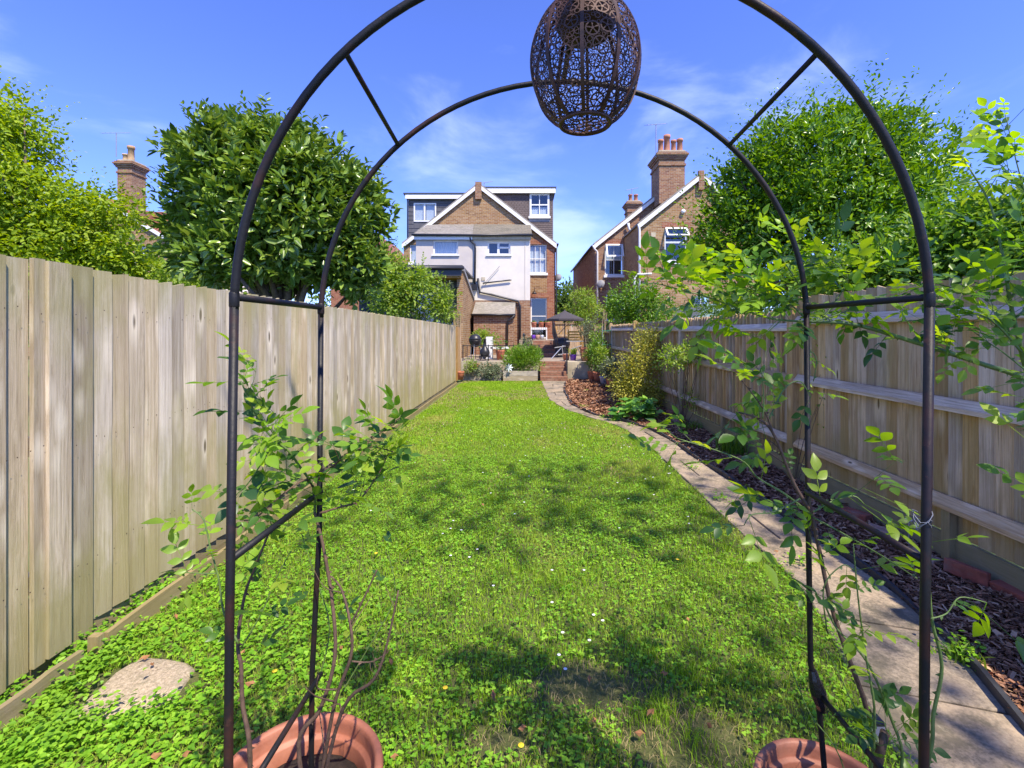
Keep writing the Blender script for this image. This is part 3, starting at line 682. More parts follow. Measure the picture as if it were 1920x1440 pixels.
# ------------------------------------------------------------------ houses
def window(parent, x0, x1, z0, z1, y, cols=(.5,), rows=(.5,), fr_=.06, bar=.025, sill=True, curtain=None, dark=m_dark, mat=None, depth=.06):
    """a window in a wall opening whose outer face is at y (the wall faces the camera)"""
    mat = mat or m_paint; yf = y + depth; cx = (x0 + x1) / 2
    w = MB(); w.box(x0, x0 + fr_, yf, yf + .06, z0, z1); w.box(x1 - fr_, x1, yf, yf + .06, z0, z1)
    w.box(x0 + fr_, x1 - fr_, yf, yf + .06, z0, z0 + fr_); w.box(x0 + fr_, x1 - fr_, yf, yf + .06, z1 - fr_, z1)
    w = w.to('window', mat, parent, origin=(cx, y, z0))
    gx0, gx1, gz0, gz1 = x0 + fr_, x1 - fr_, z0 + fr_, z1 - fr_
    for c in cols:
        X = gx0 + (gx1 - gx0) * c; MB().box(X - bar / 2, X + bar / 2, yf + .008, yf + .05, gz0, gz1).to('glazing_bar', mat, w)
    for r in rows:
        Z = gz0 + (gz1 - gz0) * r; MB().box(gx0, gx1, yf + .004, yf + .054, Z - bar * .8, Z + bar * .8).to('glazing_bar', mat, w)
    xs = [gx0, *[gx0 + (gx1 - gx0) * c for c in cols], gx1]; zs = [gz0, *[gz0 + (gz1 - gz0) * r for r in rows], gz1]
    for a, b_ in zip(xs, xs[1:]):
        for c, d in zip(zs, zs[1:]): MB().add([(a, yf + .03, c), (b_, yf + .03, c), (b_, yf + .03, d), (a, yf + .03, d)], [(0, 1, 2, 3)]).to('pane', m_glass, w)
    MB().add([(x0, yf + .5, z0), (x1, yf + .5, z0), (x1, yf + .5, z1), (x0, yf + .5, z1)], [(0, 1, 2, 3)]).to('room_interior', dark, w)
    if curtain:
        for (a, b_, c, d) in curtain:
            k = 17; vs = []
            for q in range(k):
                X = gx0 + (gx1 - gx0) * (a + (b_ - a) * q / (k - 1)); yy = yf + .10 + .02 * (q % 2)
                vs += [(X, yy, gz0 + (gz1 - gz0) * c), (X, yy, gz0 + (gz1 - gz0) * d)]
            MB().add(vs, [(2 * q, 2 * q + 2, 2 * q + 3, 2 * q + 1) for q in range(k - 1)]).to('curtain', m_curtain, w)
    if sill: MB().box(x0 - .06, x1 + .06, y - .07, y + .09, z0 - (.05 if sill == 'thin' else .12), z0 - .002).to('sill', mat, w)
    return w
def gable(parent, x0, x1, xa, ze, za, y, depth_, mat, over=.12, roofmat=None, name='roof', zbase=None, side=.25):
    """triangular brickwork over a wall, white bargeboards and the roof slopes behind"""
    MB().prism([(x0, ze - .02), (x1, ze - .02), (xa, za)], 'y', y + .004, y + .24).to('gable_wall', mat, parent)
    rm = roofmat or m_slate
    for (xe, sgn) in ((x0, -1), (x1, 1)):
        dx, dz_ = (xe - xa), (ze - za); k = side / abs(dx); ex, ez = xe + dx * k, ze + dz_ * k
        th = .09
        MB().prism([(xa, za + .02), (ex, ez + .02), (ex, ez + .02 + th), (xa, za + .02 + th)], 'y', y - over, y + depth_).to(name, rm, parent)
        MB().prism([(xa, za + .02 - .20), (ex, ez - .20), (ex, ez + .018), (xa, za + .018)], 'y', y - over - .03, y - over).to('bargeboard', m_paint, parent)
    return parent
def px(x0, y0, x1, y1, Y):
    a = P(x0, y0, Y); b = P(x1, y1, Y); return a[0], b[0], b[2], a[2]      # x0, x1, z0, z1

YH = 24.0; Zb = ZT
house = thing('semi_detached_house', 'brick house pair with white gable, two loft dormers and a white rendered rear wing', 'house', (-2.2, YH, Zb))
xl, xr, ze = -6.03, 1.72, 5.98; xa, za = -2.2, 9.0
wR = px(992, 458, 1025, 512, YH); door = px(995, 558, 1026, 640, YH); wL = px(768, 458, 779, 492, YH)
holes = [wR, (door[0], door[1], Zb + .6, door[3]), (wL[0], wL[1] + .4, wL[2], wL[3])]
MB().wall(xl, 1.30, Zb, ze, YH, YH + .24, holes).to('wall', m_brick, house)
MB().box(1.302, xr, YH - .003, YH + .24, Zb, ze).to('wall', m_redbrick, house)
gable(house, xl, xr, xa, ze, za, YH, 10, m_brick, side=.06)
MB().box(xa - .16, xa + .16, YH - .16, YH, za - .75, za + .12).to('kneeler', m_brick2, house)
MB().box(xr - .24, xr, YH + .243, YH + 10, Zb, ze + .0).to('side_wall', m_redbrick, house)
MB().box(xl, xl + .24, YH + .243, YH + 10, Zb, ze + .0).to('side_wall', m_brick, house)
window(house, *wR, YH, cols=(.33, .66), rows=(.5,), curtain=[(0, 1, 0, .98)], sill=True)
window(house, wL[0], wL[1] + .4, wL[2], wL[3], YH, cols=(), rows=(), curtain=[(0, 1, 0, 1)])
dw = window(house, door[0], door[1], Zb + .62, door[3], YH, cols=(), rows=(.55,), sill=False); dw['label'] = 'white framed glazed back door'
for (a, b_, z) in [(wR[0] - .1, wR[1] + .1, wR[3]), (door[0] - .1, door[1] + .1, door[3])]:
    MB().box(a, b_, YH - .012, YH - .001, z + .002, z + .24).to('brick_arch', m_redbrick, house)
# dormers
def courses(x0, x1, z0, z1, y, step, mat, nm, parent, tw=None, hole=None):
    m = MB(); z = z0; r = 0
    while z < z1 - .01:
        zt = min(z + step, z1); xx = x0 - (0 if r % 2 else (tw or 0) / 2)
        segs = []
        while xx < x1:
            a = max(xx, x0); b_ = min(xx + (tw or 99), x1); xx += (tw or 99)
            if b_ - a < .02: continue
            if hole and a < hole[1] and b_ > hole[0] and z < hole[3] - .02 and zt > hole[2] + .02:
                if a < hole[0] - .02: segs.append((a, hole[0]))
                if b_ > hole[1] + .02: segs.append((hole[1], b_))
            else: segs.append((a, b_))
        for a, b_ in segs:
            e = .004
            m.add([(a + e, y - .022, z), (b_ - e, y - .022, z), (b_ - e, y - .002, zt + .01), (a + e, y - .002, zt + .01), (a + e, y, z), (b_ - e, y, z)], [(0, 1, 2, 3), (0, 4, 5, 1)])
        z = zt; r += 1
    return m.to(nm, mat, parent, kind='stuff')
yd = 24.9
dl = px(766, 374, 893, 462, yd); dr = px(905, 364, 1037, 455, yd)
wdl = px(776, 381, 818, 416, yd); wdr = px(993, 363, 1030, 406, yd)
for (d, w_, mt, nm, tw, st) in [(dl, wdl, m_tileg, 'slate_hanging', .30, .22), (dr, wdr, m_tileb, 'tile_hanging', .17, .105)]:
    q = MB().wall(d[0], d[1], 5.4, d[3], yd, yd + .15, [w_]); q.to('dormer_wall', mt, house)
    courses(d[0], d[1], 5.45, d[3], yd - .003, st, mt, nm, house, tw, w_)
MB().box(dl[0], dl[0] + .15, yd + .153, yd + 6, 5.4, dl[3]).to('dormer_side', m_tileg, house)
MB().box(dr[1] - .15, dr[1], yd + .153, yd + 6, 5.4, dr[3]).to('dormer_side', m_tileb, house)
MB().box(dl[0] - .12, -2.6, yd - .22, yd - .16, dl[3] - .02, dl[3] + .21).to('fascia', m_paint, house)
MB().box(-2.0, dr[1] + .12, yd - .22, yd - .16, dr[3] + .0, dr[3] + .26).to('fascia', m_paint, house)
MB().box(dl[0] - .22, -2.4, yd - .24, yd + 6, dl[3] + .212, dl[3] + .29).to('flat_roof', m_anth, house)
MB().box(-2.1, dr[1] + .16, yd - .24, yd + 6, dr[3] + .262, dr[3] + .33).to('flat_roof', m_anth, house)
MB().tube([(dl[0] - .02, yd - .10, 5.6), (dl[0] - .02, yd - .10, dl[3] - .1), (dl[0] - .1, yd - .12, dl[3] + .18)], .04, 8).to('downpipe', m_black, house, smooth=True)
window(house, *wdl, yd - .04, cols=(.48,), rows=(), fr_=.07, bar=.09, curtain=[(0, .45, 0, 1), (.55, 1, 0, 1)], sill=False, depth=.0)
window(house, *wdr, yd - .06, cols=(.5,), rows=(.5,), fr_=.10, bar=.04, curtain=[(0, 1, 0, .4)], sill=True, depth=.0)
MB().box(wdr[0] - .03, wdr[1] + .03, yd - .035, yd - .023, wdr[2] - .28, wdr[2] - .12).to('lead_flashing', m_lead, house)
# rear wing, two halves
YW = 21.0
g0, g1, gz0, gz1 = px(780, 443, 886.5, 560, YW); h0, h1, hz0, hz1 = px(887, 443, 994, 563, YW)
wa = px(812, 450, 859, 478, YW); wb = px(914, 453, 957, 478, YW)
MB().wall(g0, g1, Zb, gz1 + .02, YW, YW + .2, [wa]).to('rendered_wall', m_grey, house)
MB().wall(h0, h1, hz0, hz1 + .02, YW - .004, YW + .2, [wb]).to('rendered_wall', m_white, house)
MB().box(h0, h1, YW, YW + .2, Zb, hz0 - .003).to('wall', m_brick2, house)
MB().box(h1 - .2, h1 - .001, YW + .203, YH - .003, Zb, gz1).to('wing_side', m_brick2, house)
MB().box(g0, g0 + .2, YW + .203, YH - .003, Zb, gz1).to('wing_side', m_grey, house)
window(house, *wa, YW, cols=(), rows=(), fr_=.07, sill='thin', curtain=[(0, 1, 0, 1)])
wz = window(house, *wb, YW, cols=(.47,), rows=(), fr_=.07, bar=.10, sill='thin')
MB().box(wb[0] + .55, wb[1] - .06, YW + .062, YW + .12, (wb[2] + wb[3]) / 2 + .0, (wb[2] + wb[3]) / 2 + .08).to('glazing_bar', m_paint, house)
# lean-to slate roof rising from gutter to main wall
ztop = P(897, 421, YH)[2]; zg = gz1 + .03
def leanroof(x0, x1, xi0, xi1, mat, nm):
    rows = 9; m = MB(); nx = int((x1 - x0) / .28)
    for r in range(rows):
        u0, u1 = r / rows, (r + 1.12) / rows; yy0 = YW - .18 + (YH - YW + .18) * u0; yy1 = min(YW - .18 + (YH - YW + .18) * u1, YH - .002)
        za_ = zg + (ztop - zg) * u0; zb_ = zg + (ztop - zg) * min(u1, 1)
        a0 = x0 + (xi0 - x0) * u0; b0 = x1 + (xi1 - x1) * u0
        for k in range(nx + 1):
            s0 = max(0, (k - .5 * (r % 2)) / nx); s1 = min(1, (k + 1 - .5 * (r % 2)) / nx)
            if s1 - s0 < .01: continue
            xa_, xb_ = a0 + (b0 - a0) * s0 + .004, a0 + (b0 - a0) * s1 - .004; jz = random.uniform(.012, .022)
            m.add([(xa_, yy0, za_ + jz), (xb_, yy0, za_ + jz), (xb_, yy1, zb_ + .002), (xa_, yy1, zb_ + .002), (xa_, yy0, za_), (xb_, yy0, za_)], [(0, 1, 2, 3), (0, 4, 5, 1)])
    m.to(nm, mat, house, kind='stuff')
    MB().add([(x0, YW - .18, zg - .01), (x1, YW - .18, zg - .01), (xi1, YH, ztop - .01), (xi0, YH, ztop - .01), (x0, YW - .18, zg - .06), (x1, YW - .18, zg - .06)], [(0, 1, 2, 3), (0, 4, 5, 1)]).to('roof_deck', m_lead, house)
m_slateb = plain('mossy_slate', (.20, .175, .125), .9, var=.3, scale=9, bump=.3, dirt=(.11, .105, .07))
leanroof(g0 - .1, g1, P(802, 0, YH)[0], P(888, 0, YH)[0], m_slate, 'slates')
leanroof(g1 + .003, h1 + .08, P(888, 0, YH)[0] + .003, P(995, 0, YH)[0], m_slateb, 'slates')
MB().box(g0 - .06, g1 - .01, YW - .12, YW - .1, gz1 - .17, zg - .03).to('fascia', m_paint, house); MB().box(g1, h1 + .04, YW - .12, YW - .1, gz1 - .17, zg - .03).to('fascia', m_cream, house)
MB().tube([(g0 - .15, YW - .2, zg), (g1, YW - .2, zg - .02), (h1 + .1, YW - .2, zg)], .05, 8).to('gutter', m_black, house, smooth=True)
q = lambda x, y_, Y=YW: P(x, y_, Y)
dpy = YW - .09
MB().tube([q(881, 445, dpy), q(883, 452, dpy), q(890, 458, dpy), q(891, 466, dpy), q(890, 540, dpy)], .045, 8).to('downpipe', m_black, house, smooth=True)
MB().tube([q(896, 522, dpy), q(900, 548, dpy), q(920, 552, dpy), q(972, 565, dpy), q(975, 575, dpy), q(975, 655, dpy)], .05, 8).to('soil_pipe', m_black, house, smooth=True)
MB().tube([q(905, 531, dpy), q(957, 525, dpy)], .03, 8).to('waste_pipe', m_black, house, smooth=True)
MB().tube([q(959, 525, dpy), q(925, 529, dpy), q(907, 530, dpy)], .02, 6).to('waste_pipe', m_black, house, smooth=True)
MB().tube([q(937, 499, dpy), q(905, 535, dpy)], .012, 6).to('cable', m_lead, house)
mb = q(890, 535, YW - .1); MB().box(mb[0] - .12, mb[0] + .10, YW - .17, YW - .006, mb[2] - .2, mb[2] + .05).to('rain_hopper', m_black, house)
MB().box(q(984, 0)[0], q(984, 0)[0] + .02, YW - .02, YW - .006, hz0 + .02, hz1 - .1).to('cable', m_grey, house)
v_ = q(906, 523); MB().box(v_[0] - .08, v_[0] + .08, YW - .03, YW - .006, v_[2] - .08, v_[2] + .08).to('air_vent', m_cream, house)
# brick scullery under the render
YS = 19.6
s0, s1, sz0, sz1 = px(888, 590, 963, 660, YS)
MB().box(s0, s1, YS, YW - .003, Zb, sz1).to('scullery_wall', m_brick2, house)
rt = P(900, 560, YW); 
MB().add([(s0 - .05, YS - .12, sz1 + .03), (s1 + .06, YS - .12, sz1 + .03), (s1 + .06, YW - .01, sz1 + .62), (s0 - .05, YW - .01, sz1 + .62), (s0 - .05, YS - .12, sz1 - .03), (s1 + .06, YS - .12, sz1 - .03), (s1 + .06, YW - .01, sz1), (s0 - .05, YW - .01, sz1)], [(0, 1, 2, 3), (0, 4, 5, 1), (1, 5, 6, 2), (3, 7, 4, 0)]).to('scullery_roof', m_slate, house)
MB().tube([(s0 - .1, YS - .15, sz1 - .01), (s1 + .08, YS - .15, sz1 - .01)], .045, 8).to('gutter', m_black, house, smooth=True)
MB().tube([(s1 + .05, YS - .15, sz1 - .03), (s1 - .25, YS - .07, sz1 - .28), (s1 - .28, YS - .07, Zb)], .04, 8).to('downpipe', m_black, house, smooth=True)
v_ = P(1002, 550, YH - .15)
b = MB().tube([(v_[0], YH, v_[2] + .15), (v_[0], YH - .15, v_[2] + .3), (v_[0], YH - .22, v_[2] + .12)], .012, 6); b.lathe([(.02, .1), (.05, .06), (.13, -.03), (.125, -.035)], (v_[0], YH - .22, v_[2]), 12).to('wall_lamp', m_black, house, smooth=True)
MB().tube([(xr + .05, YH - .1, ze - .1), (xr + .05, YH - .05, Zb)], .04, 8).to('downpipe', m_black, house, smooth=True)
MB().tube([(xr + .12, YH - .15, ze - .03), (xr + .12, YH + 10, ze - .03)], .055, 8).to('gutter', m_black, house, smooth=True)
# flank bricks: end pilaster shadow line
def dish(c, r, label, sgn=-1):
    d = thing('satellite_dish', label, 'satellite dish', c)
    b = MB().lathe([(0.01, .04), (r * .5, .028), (r, -.02), (r * 1.01, -.03), (r * .5, .01), (.01, .02)], (0, 0, 0), 20)
    M_ = Matrix.Translation(c) @ Matrix.Rotation(R(75), 4, 'X') @ Matrix.Rotation(R(20 * sgn), 4, 'Y')
    b.v = [tuple(M_ @ Vector(v)) for v in b.v]; b.to('dish', m_dish, d, smooth=True)
    MB().tube([c, (c[0] - .02, c[1] + .15, c[2] - .12), (c[0] - .25 , c[1] + .2, c[2] - .2)], .018, 6).to('bracket', m_anth, d)
    MB().tube([(c[0], c[1], c[2] - r * .9), (c[0], c[1] - .35, c[2] - .12)], .012, 6).to('feed_arm', m_anth, d)
dish(P(1046, 520, YH + .5), .20, 'grey satellite dish on the right flank of the white gabled house')
dish(P(1126, 532, 23.8), .22, 'grey satellite dish low on the corner of the far right brick house')
def aerial(p, mast, label, ln=1.2, rot=20):
    a = thing('television_aerial', label, 'aerial', (p[0], p[1], p[2] - mast))
    MB().tube([(p[0], p[1], p[2] - mast), p], .022, 6).to('mast', m_lead, a)
    dx, dy = math.cos(R(rot)) * ln / 2, math.sin(R(rot)) * ln / 2
    MB().tube([(p[0] - dx, p[1] - dy, p[2] - .08), (p[0] + dx, p[1] + dy, p[2] + .12)], .014, 5).to('boom', m_lead, a)
    b = MB()
    for k in range(7):
        u = -1 + 2 * k / 6; c = Vector((p[0] + dx * u, p[1] + dy * u, p[2] + .02 + .1 * u)); s = Vector((-dy, dx, 0)).normalized() * (.16 - .03 * u) + Vector((0, 0, .06)); b.tube([c - s, c + s], .007, 4)
    b.to('elements', m_lead, a)
aerial(P(1230, 234, 23), 1.6, 'television aerial on a mast beside the tall four pot chimney', 1.1, 15)
aerial(P(1185, 355, 30), .9, 'small distant television aerial above the lower far chimney', .8, 10)
aerial(P(218, 250, 26), 1.3, 'television aerial over the chimney among the left trees', 1.3, 20)
aerial(P(908, 343, 26), .5, 'tiny aerial poking over the roof behind the white gable peak', .9, 15)

# neighbour's modern extension
ext = thing('garden_extension', 'dark modern single storey extension with a sloping parapet behind the left fence', 'extension', (-3.5, 17.2, Zb))
xe = -2.15
MB().prism([(17.2, Zb), (20.95, Zb), (20.95, 2.92), (17.2, 3.72)], 'x', xe - .22, xe).to('side_wall', m_brick, ext)
MB().prism([(17.15, 3.723), (20.98, 2.923), (20.98, 3.03), (17.15, 3.86)], 'x', xe - .26, xe + .05).to('coping', m_lead, ext)
MB().box(-6.2, xe - .22, 17.9, 17.96, Zb, 3.55).to('glazed_front', m_anth, ext)
for k in range(4):
    a = -6.1 + k * .95; MB().add([(a, 17.88, Zb + .1), (a + .85, 17.88, Zb + .1), (a + .85, 17.88, 3.2), (a, 17.88, 3.2)], [(0, 1, 2, 3)]).to('glass_door', m_glass, ext)
MB().box(-6.4, xe - .02, 16.95, 17.0, 3.52, 3.83).to('fascia', m_anth, ext)
MB().box(-6.4, xe - .06, 17.003, 18.6, 3.46, 3.52).to('soffit', m_newwood, ext)
MB().box(-6.5, xe + .02, 16.9, 20.9, 3.832, 3.90).to('roof', m_anth, ext)
MB().tube([(-6.5, 16.88, 3.80), (xe + .08, 16.88, 3.80)], .06, 8).to('gutter', m_black, ext, smooth=True)

# right-hand houses
hr = thing('semi_detached_house', 'pair of brown brick houses at the right with a double stepped gable and white downpipes', 'house', (7.9, 21, Zb))
X0, Y0, E0 = 5.24, 20.8, 6.30; XB, YB, EB = 3.74, 24.0, 5.95
wf = px(1246, 427, 1289, 490, Y0); wbk = px(1134, 458, 1169, 516, YB); wlo = px(1136, 552, 1170, 600, YB)
MB().wall(X0, 10.6, Zb, E0, Y0, Y0 + .24, [wf, px(1300, 555, 1330, 600, Y0)]).to('wall', m_brick, hr)
MB().box(X0, X0 + .24, Y0 + .243, YB - .003, Zb, E0).to('wing_side', m_brick, hr)
gable(hr, X0, 10.6, 7.92, E0, 8.42, Y0, 4.0, m_brick, side=.08)
MB().box(7.80, 8.04, Y0 - .16, Y0, 7.75, 8.6).to('kneeler', m_brick2, hr)
MB().wall(XB, X0 + .2, Zb, EB, YB, YB + .24, [wbk, wlo]).to('wall', m_brick2, hr)
gable(hr, XB, 12.0, 7.87, EB, 9.22, YB, 10, m_brick2, side=.05)
MB().box(7.72, 8.02, YB - .16, YB, 8.5, 9.4).to('kneeler', m_brick2, hr)
MB().box(XB, XB + .24, YB + .243, YB + 10, Zb, EB).to('side_wall', m_brick, hr)
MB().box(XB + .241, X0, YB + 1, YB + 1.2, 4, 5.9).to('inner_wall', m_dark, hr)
MB().tube([(XB - .16, YB - .1, EB - .1), (XB - .16, YB + 10, EB - .1)], .06, 8).to('gutter', m_black, hr, smooth=True)
window(hr, *wbk, YB, cols=(.5,), rows=(.5,), fr_=.07, curtain=[(0, 1, .52, 1)])
window(hr, *wlo, YB, cols=(.33, .66), rows=(.7,), fr_=.07, curtain=None)
window(hr, *px(1300, 555, 1330, 600, Y0), Y0, cols=(.5,), rows=(), fr_=.07)
w_ = window(hr, *wf, Y0, cols=(), rows=(.58,), fr_=.07, bar=.05); zc = wf[2] + (wf[3] - wf[2]) * .66
def sash(x0, x1, z0, z1, y, tilt, parent):      # top hung casement standing open
    m = MB()
    for (a, b_, c, d) in ((x0, x0 + .07, z0, z1), (x1 - .07, x1, z0, z1), (x0 + .07, x1 - .07, z0, z0 + .07), (x0 + .07, x1 - .07, z1 - .07, z1)): m.box(a, b_, y - .03, y + .02, c, d)
    m.v = [(v[0], y + (v[1] - y) - math.sin(tilt) * (z1 - v[2]), z1 - (z1 - v[2]) * math.cos(tilt)) for v in m.v]
    m.to('open_casement', m_paint, parent)
    MB().add([(x, y - math.sin(tilt) * (z1 - z), z1 - (z1 - z) * math.cos(tilt)) for x, z in ((x0 + .07, z0 + .07), (x1 - .07, z0 + .07), (x1 - .07, z1 - .07), (x0 + .07, z1 - .07))], [(0, 1, 2, 3)]).to('casement_pane', m_glass, parent)
sash(wf[0] + .02, wf[1] - .02, zc, wf[3], Y0 - .02, R(38), hr)
sash(wbk[0] + .04, wbk[1] - .04, (wbk[2] + wbk[3]) / 2 + .05, wbk[3], YB - .02, R(25), hr)
for (w2, yy) in ((wf, Y0), (wbk, YB)): MB().box(w2[0] - .12, w2[1] + .12, yy - .012, yy - .001, w2[3] + .002, w2[3] + .24).to('brick_arch', m_redbrick, hr)
MB().tube([P(1112, 460, 23.8), P(1114, 466, 23.85), P(1120, 472, 23.9), P(1120, 600, 23.9)], .05, 8).to('downpipe', m_paint, hr, smooth=True)
MB().tube([P(1178, 418, 23.8), P(1179, 428, 23.85), P(1187, 441, 23.9), P(1187, 600, 23.9)], .06, 8).to('downpipe', m_paint, hr, smooth=True)
MB().tube([P(1197, 420, 20.7), P(1199, 430, 20.7), P(1199, 600, 20.7)], .05, 8).to('downpipe', m_paint, hr, smooth=True)
MB().tube([P(1190, 600, 20.6), P(1190, 522, 20.6), P(1196, 514, 20.6), P(1222, 513, 20.6)], .04, 8).to('waste_pipe', m_paint, hr, smooth=True)
v_ = P(1280, 397, Y0); MB().tube([(v_[0], Y0 - .12, v_[2]), (v_[0], Y0, v_[2])], .09, 12).to('boiler_flue', m_paint, hr, smooth=True)
v_ = P(1225, 440, Y0); MB().box(v_[0] - .1, v_[0] + .1, Y0 - .02, Y0 - .001, v_[2] - .1, v_[2] + .1).to('air_vent', m_cream, hr)
MB().prism([(6.6, 2.0), (8.4, 2.0), (8.1, 2.55), (6.9, 2.55)], 'y', 17.6, Y0 - .02).to('conservatory_roof', plain('conservatory_glazing', (.25, .36, .33), .3, var=.15), hr)
MB().box(6.65, 8.35, 17.65, Y0 - .3, Zb, 1.99).to('conservatory_wall', m_grey, hr)
def chimney(x0, x1, y0, y1, z0, z1, pots, mat, label, parent, potmat=m_chimpot):
    c = MB().box(x0, x1, y0, y1, z0, z1 - .75).to('chimney', mat, parent, label=label)
    m = MB(); z = z1 - .748
    for (o, h) in ((.05, .10), (0., .22), (.06, .09), (.11, .09), (.16, .09), (.10, .08)):
        m.box(x0 - o, x1 + o, y0 - o, y1 + o, z, z + h - .002); z += h
    m.to('corbelled_cap', mat, c)
    MB().box(x0 - .02, x1 + .02, y0 - .02, y1 + .02, z, z + .09).to('flaunching', m_cream, c)
    for (u, r, h) in pots:
        MB().lathe([(r * 1.1, 0), (r, .06), (r * .9, h * .8), (r * 1.12, h * .82), (r * 1.12, h), (r * .8, h), (r * .75, h * .6)], (x0 + (x1 - x0) * u, y0 + .28, z + .08), 14).to('chimney_pot', potmat, c, smooth=True)
    return c
a = P(1236, 0, 23)[0]; b_ = P(1284, 0, 23)[0]
chimney(a, b_, 23.0, 24.4, 7.8, P(0, 282, 23)[2], [(.12, .13, .62), (.37, .15, .85), (.63, .12, .60), (.88, .14, .66)], m_brick2, 'tall brick chimney with four clay pots', hr)
a = P(1177, 0, 30)[0]; b_ = P(1200, 0, 30)[0]
chimney(a, b_, 30, 30.8, 7.5, P(0, 376, 30)[2], [(.3, .13, .45), (.75, .13, .45)], m_brick2, 'small brick chimney with two clay pots beyond the gable', hr)

# left-hand house seen between the trees
hl = thing('brick_house', 'brick house with a white bargeboard and one window half hidden between the two left trees', 'house', (-21, 26, 0))
YLh = 26.0; wl1 = px(255, 462, 290, 490, YLh)
MB().wall(-30, -18.9, 0, 6.3, YLh, YLh + .25, [wl1]).to('wall', m_brick, hl)
gable(hl, -27.5, -18.9, -23.2, 6.3, 8.9, YLh, 9, m_brick, side=.06, roofmat=m_redtile)
MB().box(-19.1, -18.86, YLh + .25, YLh + 9, 0, 6.3).to('side_wall', m_brick2, hl)
window(hl, *wl1, YLh, cols=(.33, .66), rows=(.5,), fr_=.08, curtain=None)
MB().box(-21.6, -19.6, YLh + 1.2, YLh + 4, 6.8, 8.45).to('dormer_wall', m_redtile, hl)
MB().box(-20.0, -19.55, YLh + 1.15, YLh + 1.19, 7.2, 8.4).to('dormer_window', m_paint, hl)
a = P(214, 0, 26)[0]; b_ = P(241, 0, 26)[0]
chimney(a, b_, 26.2, 27.2, 7.4, P(0, 297, 26)[2], [(.3, .15, .40), (.68, .17, .85)], m_brick2, 'brick chimney with a lichened cap and two buff pots', hl, m_buffpot)
h2 = thing('brick_house', 'far red roofed house glimpsed right of the big round laurel tree', 'house', (-9, 33, 0))
MB().box(-13, -7.9, 32, 40, 0, 5.6).to('wall', m_redbrick, h2)
MB().prism([(-13.3, 5.6), (-7.7, 5.6), (-10.5, 8.6)], 'y', 31.8, 40).to('roof', m_redtile, h2)

# ------------------------------------------------------------------ trees and shrubs
def crown_pts(lobes, nclump, shell=.55):
    """clump centres through the lobes, biased to their skins; also outward directions"""
    w = np.array([l[3] * l[4] * l[5] for l in lobes]) ** .67; w /= w.sum(); k = rng.choice(len(lobes), nclump, p=w)
    Lb = np.array(lobes)[k]; d = unit(rng.normal(size=(nclump, 3))); r = 1 - (1 - shell) * rng.random(nclump) ** 1.6
    nz_ = np.array([mn.noise((a * 1.7 + l, b * 1.7, c * 1.7)) for (a, b, c), l in zip(d, k)])
    r = r * (1 + .36 * nz_)
    return Lb[:, :3] + d * r[:, None] * Lb[:, 3:6], d
def foliage(lobes, nclump, per, crad, ls, asp, tmpl=HEX, shell=.55, droop=-.1, out=.6, spread=1.0, jit=.5):
    C_, d = crown_pts(lobes, nclump, shell); n = nclump * per
    c = np.repeat(C_, per, 0); dd = np.repeat(d, per, 0); off = rng.normal(size=(n, 3)) * crad * .55
    ax = unit(dd + rng.normal(0, .35, (n, 3))); Pn = c + off
    D = unit(dd * out + unit(off) * spread + np.array([0, 0, droop]) + rng.normal(0, .25, (n, 3)))
    U = unit(dd * .7 + np.array([0, 0, .8]) + rng.normal(0, jit, (n, 3)))
    s = ls * (.6 + .7 * rng.random(n)); cr = np.repeat(rng.random(nclump), per)
    return leaves(Pn, D, U, s, s * asp, tmpl, np.clip(.55 * rng.random(n) + .45 * cr, 0, 1)), C_
def sprays(starts, dirs, ln, nleaf, ls, asp, tmpl=HEX, sag=.2):
    """shoots that stick out of the crown, each with leaves along it"""
    n = len(starts); out = []; dirs = unit(dirs); ln = ln * (.5 + .8 * rng.random(n))
    for j in range(nleaf):
        u = (j + .5) / nleaf; p = starts + dirs * (ln * u)[:, None] + np.array([0, 0, -sag]) * (ln * u * u)[:, None]
        s = np.sign(j % 2 - .5); a = unit(np.cross(dirs, np.array([0, 0, 1.])) + 1e-6)
        D = unit(dirs * .6 + a * s * .8 + rng.normal(0, .25, (n, 3))); U = np.array([0, 0, 1.]) + rng.normal(0, .35, (n, 3))
        z = ls * (1.15 - .6 * u) * (.8 + .4 * rng.random(n)); out.append(leaves(p, D, U, z, z * asp, tmpl))
    return out
